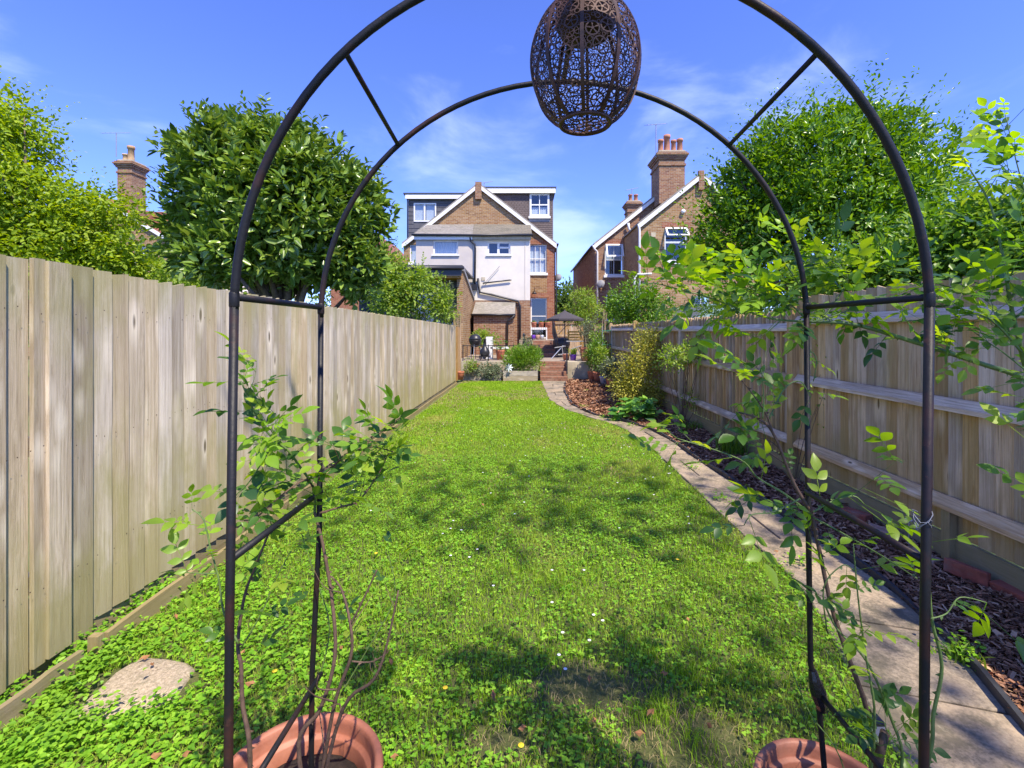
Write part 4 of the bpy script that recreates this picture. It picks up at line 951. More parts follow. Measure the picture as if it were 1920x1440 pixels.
def tree(name, label, base, lobes, mat, nclump, per, crad, ls, asp, tmpl=HEX, trunk=.12, limbs=9, shoots=0, kind='tree', shell=.55, group=None, droop=-.1, shoot_len=.4, stem=m_bark, out=.6, spray_leaf=9):
    tr = thing(name, label, kind, base, group)
    fo, C_ = foliage(lobes, nclump, per, crad, ls, asp, tmpl, shell, droop, out)
    parts = [fo]
    if shoots:
        L_ = np.array(lobes); k = rng.integers(0, len(lobes), shoots); d = unit(rng.normal(size=(shoots, 3)) + np.array([0, 0, .7]))
        parts += sprays(L_[k, :3] + d * L_[k, 3:6] * .95, d + np.array([0, 0, .6]), shoot_len, spray_leaf, ls, asp, tmpl)
    put('crown', merge(parts), mat, tr)
    L_ = np.array(lobes); cen = L_[:, :3].mean(0); b = MB()
    fork = np.array(base) * .45 + cen * .55; fork[2] = base[2] + (cen[2] - base[2]) * .55
    b.tube([base, (np.array(base) * .5 + fork * .5) + rng.normal(0, trunk * .4, 3), fork], [trunk, trunk * .85, trunk * .7], 10)
    for j in range(limbs):
        e = C_[rng.integers(len(C_))]; st = np.array(base) + (fork - np.array(base)) * rng.uniform(.55, 1); mid = (st + e) / 2 + rng.normal(0, .12, 3) + np.array([0, 0, .1])
        b.tube([st, mid, e], [trunk * .45, trunk * .28, trunk * .08], 6)
    b.to('trunk', stem, tr, smooth=True)
    return tr
def lob(pxx, pyy, Y, rx, rz, ry=None):      # crown lobe: centre pixel, depth, radii in photo pixels
    c = P(pxx, pyy, Y); s = Y / F; return (c[0], c[1], c[2], rx * s, (ry if ry else rx * .8) * s, rz * s)
# big round laurel
YT1 = 7.2
tree('laurel_tree', 'big round dark glossy evergreen tree behind the left fence', (P(545, 0, YT1)[0], YT1, 0),
     [lob(450, 335, YT1 - .3, 110, 95), lob(560, 330, YT1, 115, 80), lob(530, 400, YT1 - .3, 130, 120), lob(385, 420, YT1, 75, 95), lob(645, 415, YT1 + .1, 75, 100), lob(490, 290, YT1, 65, 65), lob(500, 480, YT1, 150, 60), lob(655, 490, YT1, 62, 65), lob(390, 310, YT1, 45, 55)],
     m_laurel, 3000, 9, .055, .15, .40, trunk=.13, limbs=18, shoots=420, shoot_len=.40, shell=.5, droop=.25, out=.55, spray_leaf=7)
# pale maple at far left
tree('maple_tree', 'feathery yellow green maple at the far left of the picture', (-8.2, 8.3, 0),
     [lob(10, 270, 8, 85, 80), lob(60, 370, 8, 100, 70), lob(130, 430, 8.2, 95, 60), lob(-80, 380, 8, 150, 150), lob(200, 485, 8.3, 60, 40), lob(60, 460, 8, 110, 55), lob(-20, 215, 8, 60, 45), lob(205, 400, 8.3, 55, 26), lob(120, 500, 8.1, 80, 30)],
     m_maple, 1700, 18, .15, .085, .55, LAN, trunk=.10, limbs=18, shoots=260, shoot_len=.6, shell=.35, droop=-.25, out=.3)
tree('low_shrub', 'bright green shrub showing over the left fence under the laurel', (-6.2, 9, 0), [lob(330, 520, 9, 70, 25), lob(270, 508, 9, 50, 16), lob(400, 545, 9, 50, 16), lob(330, 580, 9, 90, 40)], m_lime, 260, 22, .16, .08, .55, trunk=.04, limbs=5, kind='shrub')
tree('birch_shrub', 'airy young yellow green tree in front of the dark extension', (-2.75, 12.6, 0), [lob(760, 560, 12.6, 60, 48), lob(735, 545, 12.6, 38, 50), lob(740, 500, 12.6, 22, 38), lob(785, 520, 12.6, 35, 28), lob(830, 570, 12.6, 25, 35)], m_lime, 420, 16, .17, .085, .6, trunk=.03, limbs=12, shoots=40, kind='tree', shell=.2)
tree('olive_tree', 'small grey green olive beside the end of the left fence', (-2.3, 13.2, 0), [lob(825, 565, 13.2, 26, 34), lob(842, 590, 13.2, 14, 22)], m_greyleaf, 130, 18, .12, .055, .3, trunk=.02, limbs=7, kind='tree', shell=.2)
# right: big garden tree, hedge nearer
YT2 = 8.8
tree('garden_tree', 'large bright leafy tree rising behind the right fence', (P(1600, 0, YT2)[0], YT2, 0),
     [lob(1560, 330, YT2, 180, 105), lob(1440, 400, YT2, 110, 110), lob(1670, 365, YT2, 115, 110), lob(1560, 430, YT2 - .3, 190, 110), lob(1360, 455, YT2, 60, 68), lob(1600, 260, YT2, 110, 55), lob(1470, 270, YT2, 50, 40), lob(1765, 450, YT2, 70, 80), lob(1330, 490, YT2, 45, 28), lob(1420, 330, YT2, 60, 40)],
     m_tree, 5000, 9, .075, .105, .42, trunk=.15, limbs=22, shoots=560, shoot_len=.75, shell=.5, droop=.2, out=.7, spray_leaf=8)
tree('hedge', 'pale sunlit hedge spilling over the top of the right fence', (4.6, 5.8, 0), [lob(1780, 480, 5.6, 120, 60), lob(1900, 450, 5.2, 120, 75), lob(1640, 520, 6, 100, 38), lob(1720, 520, 5.6, 150, 45), lob(1560, 530, 6.4, 80, 30), lob(2000, 480, 5, 140, 120), lob(1850, 430, 5.4, 60, 50)],
     m_hedge, 1100, 16, .17, .095, .5, trunk=.07, limbs=22, shoots=120, kind='hedge', shoot_len=.5, shell=.3)
tree('shrub', 'rounded green shrub behind the right fence in front of the far brick house', (3.6, 15.2, 0), [lob(1190, 565, 15.2, 45, 40), lob(1215, 585, 15.2, 50, 35), lob(1165, 590, 15.2, 28, 22)], m_tree, 420, 14, .2, .10, .45, trunk=.05, limbs=6, shoots=30, kind='shrub')
tree('shrub', 'arching yellow green shrub right of the parasol against the far house', (2.6, 18.5, 0), [lob(1095, 560, 18.5, 20, 16), lob(1105, 585, 18.5, 28, 22), lob(1080, 590, 18.5, 22, 18)], m_lime, 200, 14, .16, .09, .45, trunk=.03, limbs=6, shoots=24, kind='shrub')
tree('shrub', 'loose green shrub behind the right fence half hidden by the rose branch', (5.6, 12, 0), [lob(1440, 560, 11, 75, 38), lob(1370, 575, 12, 60, 26), lob(1500, 550, 10, 70, 40)], m_hedge, 360, 14, .2, .10, .45, trunk=.05, limbs=8, shoots=30, kind='shrub')
tree('distant_tree', 'distant round tree in the gap between the two houses', (3.6, 42, 0), [lob(1058, 570, 42, 22, 30), lob(1080, 560, 44, 20, 26), lob(1045, 585, 42, 20, 25)], m_far, 260, 16, .7, .30, .6, trunk=.2, limbs=4, kind='tree')
for k, (x, y_, lb) in enumerate([(-16, 40, 'distant tree beyond the left houses'), (14, 44, 'distant tree hidden behind the right brick house'), (-13, 14, 'garden tree beyond the maple at the left')]):
    s = F / y_; tree('distant_tree', lb, (x, y_, 0), [(x, y_, 3, 2.6, 2.2, 1.8), (x + 1.2, y_, 2.2, 2, 2, 1.6)], m_far, 160, 14, .5, .28, .6, trunk=.15, limbs=4)
# tall trees standing behind the photographer; they shade the near end of the garden
c = (4.1, -.95, 9.6)
tree('shade_tree', 'tall tree behind the camera whose branch casts soft shade on the lawn', (4.6, -4.5, 0), [(c[0], c[1], c[2], 2.3, .65, .45), (c[0] + 2.6, c[1] - .5, c[2], 1.6, .7, .6), (c[0] + .6, c[1] - 3.2, c[2] + .9, 1.6, 1.0, .8)], m_tree, 120, 14, .7, .16, .5, trunk=.10, limbs=3, shell=.05)

# ------------------------------------------------------------------ rose arch
AX = .104; AR = .60; D0 = .81; D1 = 1.16; ZS = 1.535
arch = thing('garden_arch', 'black tubular metal rose arch framing the whole view', 'garden arch', (AX, .98, 0))
def hoop(Y, apex):
    pts = []
    for k in range(49):
        t = math.pi * k / 48; pts.append((AX - AR * math.cos(t), Y, ZS + (apex - ZS) * math.sin(t)))
    return pts
ap0, ap1 = 2.148, 2.118
MB().tube(hoop(D0, ap0), .0073, 12).to('hoop', m_arch, arch, smooth=True)
MB().tube(hoop(D1, ap1), .0066, 12).to('hoop', m_arch, arch, smooth=True)
for sx in (-1, 1):
    x = AX + sx * AR
    MB().tube([(x, D0, ZS + .01), (x - .008, D0, 1.0), (x - .012, D0, .5), (x - .012, D0, 0)], .0075, 12).to('leg', m_arch, arch, smooth=True)
    if sx < 0: MB().tube([(x, D1, ZS + .01), (x - .004, D1, 1.0), (x - .022, D1, .65), (x - .025, D1, .3), (x - .03, D1, 0)], .0066, 12).to('leg', m_arch, arch, smooth=True)
    else:
        MB().tube([(x, D1, ZS + .01), (x + .005, D1, 1.0), (x + .010, D1, .68), (x + .030, D1, .585), (x + .046, D1, .40), (x + .05, D1, 0)], .0066, 12).to('leg', m_arch, arch, smooth=True)
    for z, r_ in ((1.56, .0064), (1.105, .0066), (.655, .0060)):
        e = (x - sx * .0 + (.028 if (sx > 0 and z < .7) else 0), D1, z - (.045 if (sx > 0 and z < .7) else 0))
        MB().tube([(x - (.008 if z < 1.2 else 0), D0 + .006, z), e], r_, 10).to('crossbar', m_arch, arch, smooth=True)
    for (Y, z) in ((D0, 1.555), (D1, 1.557)):
        MB().lathe([(.0070, -.014), (.0082, -.011), (.0082, .011), (.0070, .014)], (x, Y, z), 12).to('joint_collar', m_arch, arch, smooth=True)
    for t in (R(47),):
        a = (AX + sx * AR * math.cos(t), D0, ZS + (ap0 - ZS) * math.sin(t)); b_ = (AX + sx * AR * math.cos(t), D1, ZS + (ap1 - ZS) * math.sin(t))
        MB().tube([a, b_], .0052, 10).to('crossbar', m_arch, arch, smooth=True)
MB().tube([(AX, D0, ap0), (AX, D1, ap1)], .0062, 10).to('crossbar', m_arch, arch, smooth=True)
tp = MB(); c = (AX + AR + .018, D1 - .002, .615)
tp.tube([(c[0] - .004, c[1], .665), (c[0] - .002, c[1] - .003, .645), (c[0] + .006, c[1] - .006, .615), (c[0] + .014, c[1] - .004, .59), (c[0] + .020, c[1], .565)], [.0095, .0135, .0185, .017, .0095], 9)
tp.to('binding_tape', plain('shiny_black_tape', (.012, .012, .016), .22, var=.3, bump=.4, scale=60), arch)

# ------------------------------------------------------------------ hanging lantern
LC = P(1097, 118, .96); a_, c_ = .1115, .137
lan = thing('hanging_lantern', 'egg shaped rusty pierced metal lantern hanging from the top of the arch', 'lantern', LC)
tl = (0.02, .0)
def LS(u, v, rr=1.0):      # point on the egg; u around, v from -1 (bottom) to 1 (top)
    s = math.sqrt(max(0, 1 - v * v)); k = 1 - .04 * v
    return (LC[0] + a_ * k * s * math.cos(u) * rr, LC[1] + a_ * k * s * math.sin(u) * rr, LC[2] + c_ * v * rr)
VB, VTp = -.90, .86; pan = 10
for k in range(pan):
    u0 = 2 * math.pi * k / pan + .13; m = MB(); vs = []; nn = 20
    for q in range(nn + 1):
        v = VB + (VTp - VB) * q / nn; w_ = .0034 / max(.03, a_ * math.sqrt(1 - v * v))
        vs += [LS(u0 - w_, v, .99), LS(u0 + w_, v, .99), LS(u0 + w_, v, 1.02), LS(u0 - w_, v, 1.02)]
        if q: b4 = 4 * q; m.f += [(b4 - 4 + a, b4 - 4 + (a + 1) % 4, b4 + (a + 1) % 4, b4 + a) for a in range(4)]
    m.v = vs; m.to('rib', m_lant, lan)
def annulus(m, u, v, r0, r1, n=11, petals=0):
    c = Vector(LS(u, v)); nrm = (c - Vector(LC)); nrm = Vector((nrm.x / a_ ** 2, nrm.y / a_ ** 2, nrm.z / c_ ** 2)).normalized()
    e1 = nrm.cross(Vector((0, 0, 1)))
    e1 = e1.normalized() if e1.length > .01 else Vector((1, 0, 0))
    e2 = nrm.cross(e1)
    def pp(r, t, o=0):
        w = c + e1 * r * math.cos(t) + e2 * r * math.sin(t); d = w - Vector(LC); s = math.sqrt((d.x / a_) ** 2 + (d.y / a_) ** 2 + (d.z / c_) ** 2)
        return tuple(Vector(LC) + d / s * (1 + o))
    vs = []; fs = []
    for j in range(n):
        t = 2 * math.pi * j / n; vs += [pp(r0, t, .004), pp(r1, t, .004), pp(r1, t, -.006), pp(r0, t, -.006)]
        k = 4 * j; k2 = 4 * ((j + 1) % n); fs += [(k, k + 1, k2 + 1, k2), (k + 2, k + 3, k2 + 3, k2 + 2), (k + 1, k + 2, k2 + 2, k2 + 1), (k + 3, k, k2, k2 + 3)]
    m.add(vs, fs)
    off = random.random() * 6
    for j in range(petals):
        t = off + 2 * math.pi * j / petals; w = .12; ri = r0 * .98
        m.add([pp(0, t), pp(ri * .55, t - w * 1.5, .003), pp(ri, t - w), pp(ri, t + w), pp(ri * .55, t + w * 1.5, .003)], [(0, 1, 2, 3, 4)])
    if petals: m.add([pp(r0 * .26, 2 * math.pi * q / 6, .004) for q in range(6)], [(0, 1, 2, 3, 4, 5)])
def filigree():
    m = MB(); taken = []
    for (rad, tries, pet) in ((.0135, 900, 5), (.0088, 2600, 5), (.0056, 4500, 0), (.0036, 9000, 0), (.0024, 9000, 0)):
        for _ in range(tries):
            v = random.uniform(VB + .01, VTp - .01); u = random.random() * 2 * math.pi; p = Vector(LS(u, v)); ok = True
            for (q, r2) in taken:
                if abs(q.x - p.x) < rad + r2 and (q - p).length < (rad + r2) * .93: ok = False; break
            if ok: taken.append((p, rad)); annulus(m, u, v, rad * (.84 if rad > .007 else .72), rad * 1.04, 12 if rad > .007 else 8, pet)
    return m
filigree().to('pierced_shell', m_lant, lan)
def ringtube(v, r, nm, s=1.0):
    MB().tube([LS(2 * math.pi * k / 28, v, s) for k in range(29)], r, 6, cap=False).to(nm, m_lant, lan, smooth=True)
ringtube(VB, .0042, 'bottom_ring', 1.01); ringtube(VTp, .0038, 'top_ring', 1.0)
m = MB(); zb = LS(0, VB)[2] - .001
for j in range(14):
    t = j * 2.4; r_ = .010 + .0024 * j; c = (LC[0] + r_ * math.cos(t), LC[1] + r_ * math.sin(t), zb)
    m.tube([(c[0] + .008 * math.cos(q * .785), c[1] + .008 * math.sin(q * .785), zb) for q in range(9)], .0014, 5, cap=False)
m.to('base_filigree', m_lant, lan)
# solid top funnel hanging inside the shell and its cap
m = MB(); m.lathe([(.060, .114), (.062, .080), (.050, .058), (.014, .050), (.006, .052), (.010, .055), (.046, .063), (.056, .084), (.055, .114)], LC, 20)
m.to('candle_cup', m_lant, lan, smooth=True)
m = MB(); m.lathe([(.058, .114), (.050, .126), (.020, .134), (.004, .136)], LC, 20).to('cap', m_lant, lan, smooth=True)
m = MB(); m.tube([(LC[0], LC[1], LC[2] + .130), (LC[0] + .006, LC[1], LC[2] + .14), (AX + .006, LC[1] - .002, ap0 + .004), (AX - .004, LC[1], ap0 + .010), (AX - .008, LC[1], ap0 - .004)], .0018, 6).to('hook', m_lant, lan, smooth=True)

# ------------------------------------------------------------------ roses
def spline(pts, sub=5):
    pts = [Vector(p) for p in pts]; out = []
    for i in range(len(pts) - 1):
        p0 = pts[max(i - 1, 0)]; p1 = pts[i]; p2 = pts[i + 1]; p3 = pts[min(i + 2, len(pts) - 1)]
        for k in range(sub):
            t = k / sub; out.append(.5 * ((2 * p1) + (-p0 + p2) * t + (2 * p0 - 5 * p1 + 4 * p2 - p3) * t * t + (-p0 + 3 * p1 - 3 * p2 + p3) * t ** 3))
    out.append(pts[-1]); return out
OV = [(0, 0), (.10, .20), (.27, .40), (.46, .46), (.66, .38), (.84, .20), (1.0, 0)]
def leaf_mesh(name, mat, nl=5, size=.05, curl=.1, seed=0):
    """a compound rose leaf: petiole and toothed leaflets, growing along +X"""
    rs = random.Random(seed); m = MB(); L_ = size * 1.9
    m.tube([(0, 0, 0), (L_ * .5, 0, -.002), (L_, 0, -.006)], .0007, 4)
    def leaflet(bx, by, bz, ang, s):
        ca, sa = math.cos(ang), math.sin(ang); vs = []; fs = []; cup = rs.uniform(.06, .22); dr = rs.uniform(.02, .35) ; tw = rs.uniform(-.25, .25)
        for i, (a, w) in enumerate(OV):
            for j, sgn in enumerate((-1, 0, 1)):
                jag = 1 + (.04 if i % 2 else -.03) * (sgn != 0)
                x = a * s; y_ = sgn * w * s * .60 * jag; z = abs(sgn) * w * s * cup - dr * s * a * a + y_ * tw
                vs.append((bx + x * ca - y_ * sa, by + x * sa + y_ * ca, bz + z))
        for i in range(len(OV) - 1):
            q = 3 * i; fs += [(q, q + 1, q + 4, q + 3), (q + 1, q + 2, q + 5, q + 4)]
        m.add(vs, fs)
    leaflet(L_, 0, -.006, rs.uniform(-.2, .2), size * 1.05)
    for k in range((nl - 1) // 2):
        bx = L_ * (.80 - .36 * k)
        for s in (-1, 1): leaflet(bx, 0, -.003, s * rs.uniform(.85, 1.3), size * rs.uniform(.78, .95) * (1 - .15 * k))
    me = m.mesh(name, mat, smooth=True); return me
LM = [leaf_mesh('leaf', m_rose, 5, .044, seed=1), leaf_mesh('leaf', m_rose, 5, .052, seed=2), leaf_mesh('leaf', m_rose, 7, .040, seed=3), leaf_mesh('leaf', m_rose, 3, .056, seed=4)]
LY = [leaf_mesh('leaf', m_rosey, 5, .038, seed=5), leaf_mesh('leaf', m_rosey, 5, .043, seed=6), leaf_mesh('leaf', m_rosey, 7, .033, seed=7)]
def rose(parent, pts, r0, r1, mat, leafset, gap=.045, start=0., sc=1.0, tips=0, tiplen=.12, face=None, name='stem', flat=.5):
    sp = spline(pts); n = len(sp); rad = [r0 + (r1 - r0) * i / (n - 1) for i in range(n)]
    b = MB().tube(sp, rad, 7)
    L_ = [0]
    for i in range(1, n): L_.append(L_[-1] + (sp[i] - sp[i - 1]).length)
    def at(s):
        for i in range(1, n):
            if L_[i] >= s:
                u = (s - L_[i - 1]) / max(1e-6, L_[i] - L_[i - 1]); return sp[i - 1].lerp(sp[i], u), (sp[i] - sp[i - 1]).normalized(), rad[i]
        return sp[-1], (sp[-1] - sp[-2]).normalized(), rad[-1]
    # thorns
    s = .02
    while s < L_[-1]:
        p, d, r_ = at(s); q = Vector(rng.normal(size=3)); q = (q - d * q.dot(d)).normalized()
        b.add([tuple(p + d * .004 + q * r_ * .6), tuple(p - d * .004 + q * r_ * .6), tuple(p + q * (r_ + .006) - d * .003)], [(0, 1, 2)]); s += .035
    leafspots = []
    s = start * L_[-1] + .01; k = 0
    while s < L_[-1] and leafset:
        p, d, r_ = at(s); leafspots.append((p, d, k)); s += gap * random.uniform(.7, 1.3); k += 1
    if leafset: leafspots.append((sp[-1], (sp[-1] - sp[-2]).normalized(), k))
    for t_ in range(tips):          # side twigs
        s = L_[-1] * random.uniform(max(start, .15), .95); p, d, r_ = at(s); q = Vector(rng.normal(size=3)); q = (q - d * q.dot(d)).normalized() + d * .5 + Vector((0, 0, .5))
        q.normalize(); e = p + q * tiplen * random.uniform(.5, 1.2); mid = (p + e) / 2 + Vector(rng.normal(0, .008, 3)); tw = spline([p, mid, e], 3)
        b.tube(tw, [r_ * .55 * (1 - .6 * i / (len(tw) - 1)) for i in range(len(tw))], 5)
        if leafset:
            for i in range(2, len(tw), 2): leafspots.append((tw[i], q, i))
            leafspots.append((tw[-1], q, 1))
    st = b.to(name, mat, parent, smooth=True)
    for (p, d, k) in leafspots:
        ang = k * 2.4 + random.uniform(-.5, .5); a = d.orthogonal().normalized(); a = Quaternion(d, ang) @ a
        D = (a * 1.0 + d * .55 + Vector((0, 0, .10 - .3 * random.random()))); D.y *= .75; D.normalize()
        U = Vector((rng.normal(0, .35), rng.normal(-.15, .35), 1)); S = U.cross(D).normalized(); U = D.cross(S)
        M_ = Matrix((D, S, U)).transposed().to_4x4(); s = sc * random.uniform(.65, 1.15)
        o = place('leaf', random.choice(leafset), parent, tuple(p)); o.rotation_euler = M_.to_euler(); o.scale = (s, s, s)
    return st
def pp(l, Y):
    if not isinstance(Y, (list, tuple)): Y = [Y] * len(l)
    return [P(a, b, c) for (a, b), c in zip(l, Y)]
def pot(c, rt, rb, h, label, mat=m_pot, soil=m_soil, parent=None, name='plant_pot', cat='plant pot', n=36):
    m = MB(); w = rt * .085
    m.lathe([(rb, 0), (rt * .92, h * .80), (rt * .925, h * .81), (rt * .99, h * .815), (rt, h * .825), (rt * 1.01, h * .96), (rt * 1.005, h * .985), (rt * .985, h), (rt - w * .9, h), (rt - w * 1.15, h * .99), (rt - w * 1.25, h * .965), (rt - w * 1.35, h * .915), (rt - w * 1.45, h * .905), (rt - w * 2.0, h * .90), (rt - w * 2.15, h * .89), (rt - w * 2.3, h * .80), (rt - w * 2.8, h * .5), (rt * .02, h * .48)], c, n)
    m.f = m.f[:-1] + m.f[-1:]
    t_ = thing(name, label, cat, c); m.to('pot_body', mat, t_, smooth=True)
    MB().lathe([(rt * .79, h * .5), (rt * .795, h * .82), (rt * .5, h * .84), (.01, h * .85)], c, 20).to('soil', soil, t_, smooth=True)
    return t_
pot((-.530, 1.105, 0), .195, .14, .45, 'large terracotta coloured plastic pot at the foot of the left arch legs')
pot((.735, 1.115, 0), .165, .12, .395, 'large terracotta coloured plastic pot at the foot of the right arch legs')

r1 = thing('climbing_rose', 'sparse thorny rose climbing out of the left pot up the arch legs', 'rose', (-.53, 1.105, .33))
B1 = (-.50, 1.12, .30)
rose(r1, [B1] + pp([(560, 1395), (600, 1330), (628, 1230), (622, 1120), (605, 1020), (590, 960)], [1.10, 1.1, 1.1, 1.12, 1.14, 1.15]), .0055, .0035, m_stemb, LM[:2], gap=.22, start=.6)
rose(r1, pp([(590, 965), (588, 915), (560, 872), (540, 845), (505, 815), (478, 775), (452, 715)], [1.15, 1.15, 1.13, 1.1, 1.08, 1.05, 1.03]), .0035, .0015, m_stemg, LY + LM[:2], gap=.032, sc=.85, tips=5, tiplen=.09)
rose(r1, pp([(595, 900), (636, 864), (666, 846), (700, 838), (745, 850)], 1.13), .0028, .0012, m_stemb, LM, gap=.034, start=.25, sc=.85, tips=3, tiplen=.07)
rose(r1, pp([(600, 962), (640, 950), (673, 938), (709, 890), (728, 850)], 1.12), .0028, .0012, m_stemb, LM, gap=.036, start=.1, sc=.85, tips=5, tiplen=.08)
rose(r1, pp([(588, 915), (570, 900), (520, 935), (480, 970), (450, 975)], [1.15, 1.1, 1.06, 1.04, 1.02]), .0025, .0012, m_stemb, LM + LY, gap=.04, sc=.85, tips=3, tiplen=.07)
rose(r1, [B1] + pp([(640, 1336), (700, 1275), (725, 1210), (747, 1107)], [1.08, 1.05, 1.05, 1.05]), .005, .0018, m_stemb, None, tips=2, tiplen=.05)
rose(r1, [B1] + pp([(625, 1330), (658, 1230), (656, 1165), (640, 1105), (620, 1080)], [1.1, 1.08, 1.08, 1.1, 1.1]), .005, .002, m_stemb, None, tips=5, tiplen=.10)
rose(r1, pp([(657, 1172), (683, 1120), (707, 1068)], 1.08), .0028, .0016, m_stemb, None)
rose(r1, pp([(640, 1300), (690, 1215), (740, 1120), (728, 1040)], 1.12), .0018, .0008, m_stemg, LM[3:], gap=.07, start=.6, sc=.6)
rose(r1, pp([(660, 1240), (700, 1240), (735, 1215)], 1.06), .002, .001, m_stemb, None, tips=3, tiplen=.05)
rose(r1, [(-.60, 1.02, .30)] + pp([(469, 1423), (455, 1322), (452, 1250), (446, 1207), (458, 1120), (480, 1060), (510, 985)], .95), .0052, .002, m_stemb, LM, gap=.07, start=.62, sc=.8)
rose(r1, pp([(447, 1207), (420, 1150), (410, 1085), (395, 1030), (382, 975), (360, 955)], .90), .0022, .001, m_stemg, LM[:2] + LY, gap=.034, start=.35, sc=.72)
rose(r1, pp([(452, 1215), (490, 1150), (520, 1080), (548, 1030)], .97), .0018, .0008, m_stemg, LM, gap=.045, start=.3, sc=.65)
rose(r1, pp([(405, 1075), (372, 1075), (330, 1072)], .88), .0012, .0007, m_stemg, LM, gap=.03, start=.2, sc=.75)
rose(r1, pp([(590, 1300), (618, 1180), (590, 1080), (565, 1000)], 1.16), .0018, .0008, m_stemg, LM, gap=.06, start=.4, sc=.6)
rose(r1, pp([(520, 820), (470, 900), (440, 935), (470, 960)], 1.0), .0018, .0008, m_stemg, LM, gap=.035, start=.2, sc=.7)

r2 = thing('climbing_rose', 'leafy rose climbing out of the right pot up the rear arch leg', 'rose', (.73, 1.12, .3))
B2 = (.80, 1.10, .30)
rose(r2, [B2] + pp([(1640, 1440), (1625, 1330), (1590, 1230), (1560, 1140), (1538, 1040), (1522, 960)], [1.08, 1.08, 1.08, 1.1, 1.12, 1.13]), .0058, .0045, m_stemb, LM, gap=0.240, start=.35, sc=.8)
rose(r2, pp([(1522, 962), (1488, 905), (1450, 813), (1421, 785), (1385, 773)], 1.12), .0045, .002, m_stemb, LM, gap=0.105, start=.35, sc=.85, tips=2, tiplen=.09)
rose(r2, pp([(1450, 815), (1436, 775), (1412, 740), (1380, 700)], 1.11), .0026, .001, m_stemb, LM + LY, gap=0.051, start=.2, sc=.9, tips=1, tiplen=.07)
rose(r2, pp([(1430, 785), (1432, 745), (1428, 693)], 1.1), .0018, .001, m_stemg, LM, gap=0.075, start=.3, sc=.7)
rose(r2, pp([(1440, 790), (1470, 730), (1500, 715), (1520, 745)], 1.12), .002, .001, m_stemg, LM, gap=0.060, start=.2, sc=.8, tips=1)
rose(r2, pp([(1522, 965), (1470, 925), (1420, 895), (1385, 860), (1270, 822)], [1.12, 1.1, 1.1, 1.09, 1.08]), .003, .001, m_stemg, LM + LY, gap=0.090, start=.1, sc=.85, tips=2, tiplen=.08)
rose(r2, pp([(1500, 935), (1450, 960), (1410, 965), (1395, 985)], 1.08), .002, .001, m_stemg, LM, gap=0.045, start=.1, sc=.95, tips=1)
rose(r2, pp([(1525, 960), (1560, 940), (1600, 930), (1620, 945)], 1.1), .0022, .001, m_stemg, LM, gap=0.053, start=.1, sc=.95, tips=1)
rose(r2, pp([(1525, 970), (1580, 1000), (1650, 1040), (1720, 1085)], [1.1, 1.05, .98, .88]), .0022, .001, m_stemg, LM[:2], gap=0.150, start=.1, sc=.6)
rose(r2, [B2] + pp([(1690, 1440), (1668, 1340), (1625, 1240), (1570, 1180), (1545, 1130)], [1.02, 1.02, 1.02, 1.04, 1.05]), .0035, .002, m_stemg, LM, gap=0.075, start=.3, sc=.72, tips=1, tiplen=.07)
rose(r2, [B2] + pp([(1640, 1360), (1625, 1240), (1610, 1130), (1600, 1020)], 1.0), .003, .0012, m_stemg, LM, gap=0.075, start=.35, sc=.72, tips=2, tiplen=.07)
rose(r2, [B2] + pp([(1575, 1420), (1520, 1340), (1490, 1270), (1482, 1245)], 1.05), .0016, .001, m_stemg, None)
rose(r2, [B2] + pp([(1630, 1410), (1590, 1300), (1550, 1220)], 1.05), .0016, .001, m_stemg, None)
rose(r2, [(.70, .92, .30)] + pp([(1738, 1440), (1750, 1340), (1766, 1250), (1748, 1165), (1742, 1090), (1740, 1000)], .86), .0036, .002, m_stemg, LM, gap=0.210, start=.45, sc=.6)
rose(r2, pp([(1745, 1160), (1775, 1150), (1800, 1120), (1850, 1130)], .85), .0014, .0008, m_stemg, LM, gap=0.045, start=.3, sc=.8)
rose(r2, pp([(1550, 1180), (1545, 1100), (1580, 1060), (1600, 1070)], 1.08), .0018, .001, m_stemg, LM + LY, gap=0.060, start=.2, sc=.75, tips=1)
MB().tube(pp([(1645, 1440), (1652, 1400), (1660, 1372)], 1.04), .009, 7).to('cut_stump', m_stemb, r2, smooth=True)

r3 = thing('rambling_rose', 'lush rose branch arching left over the crossbar of the right arch legs', 'rose', (.95, 1.25, 0))
rose(r3, [(1.55, 1.35, 0)] + pp([(2010, 1000), (2000, 780), (1920, 712), (1840, 682), (1700, 637), (1600, 608), (1515, 603)], [1.35, 1.3, 1.22, 1.2, 1.18, 1.18, 1.18]), .009, .004, m_stemg, LM, gap=.07, start=.5, sc=.8, tips=4, tiplen=.09)
rose(r3, pp([(1515, 603), (1450, 598), (1390, 580), (1320, 555), (1225, 530)], [1.18, 1.2, 1.22, 1.24, 1.26]), .003, .0012, m_stemg, LM[:2] + LY + LY, gap=.026, sc=.95, tips=11, tiplen=.09)
rose(r3, pp([(1515, 603), (1480, 570), (1420, 545), (1350, 530), (1290, 525)], [1.18, 1.2, 1.22, 1.24, 1.24]), .0025, .0012, m_stemg, LY + LM[:1], gap=.028, sc=.9, tips=6, tiplen=.08)
rose(r3, pp([(1515, 600), (1505, 550), (1480, 505), (1450, 465), (1420, 440)], [1.18, 1.2, 1.2, 1.22, 1.22]), .0025, .001, m_stemg, LY, gap=.045, sc=.85, tips=3, tiplen=.08)
rose(r3, pp([(1540, 600), (1570, 560), (1590, 520), (1560, 490)], 1.2), .0022, .001, m_stemg, LM + LY, gap=.03, sc=.85, tips=5, tiplen=.1)
rose(r3, pp([(1520, 605), (1570, 590), (1620, 570), (1680, 560)], 1.17), .0022, .001, m_stemg, LM + LY, gap=.03, sc=.8, tips=4, tiplen=.08)
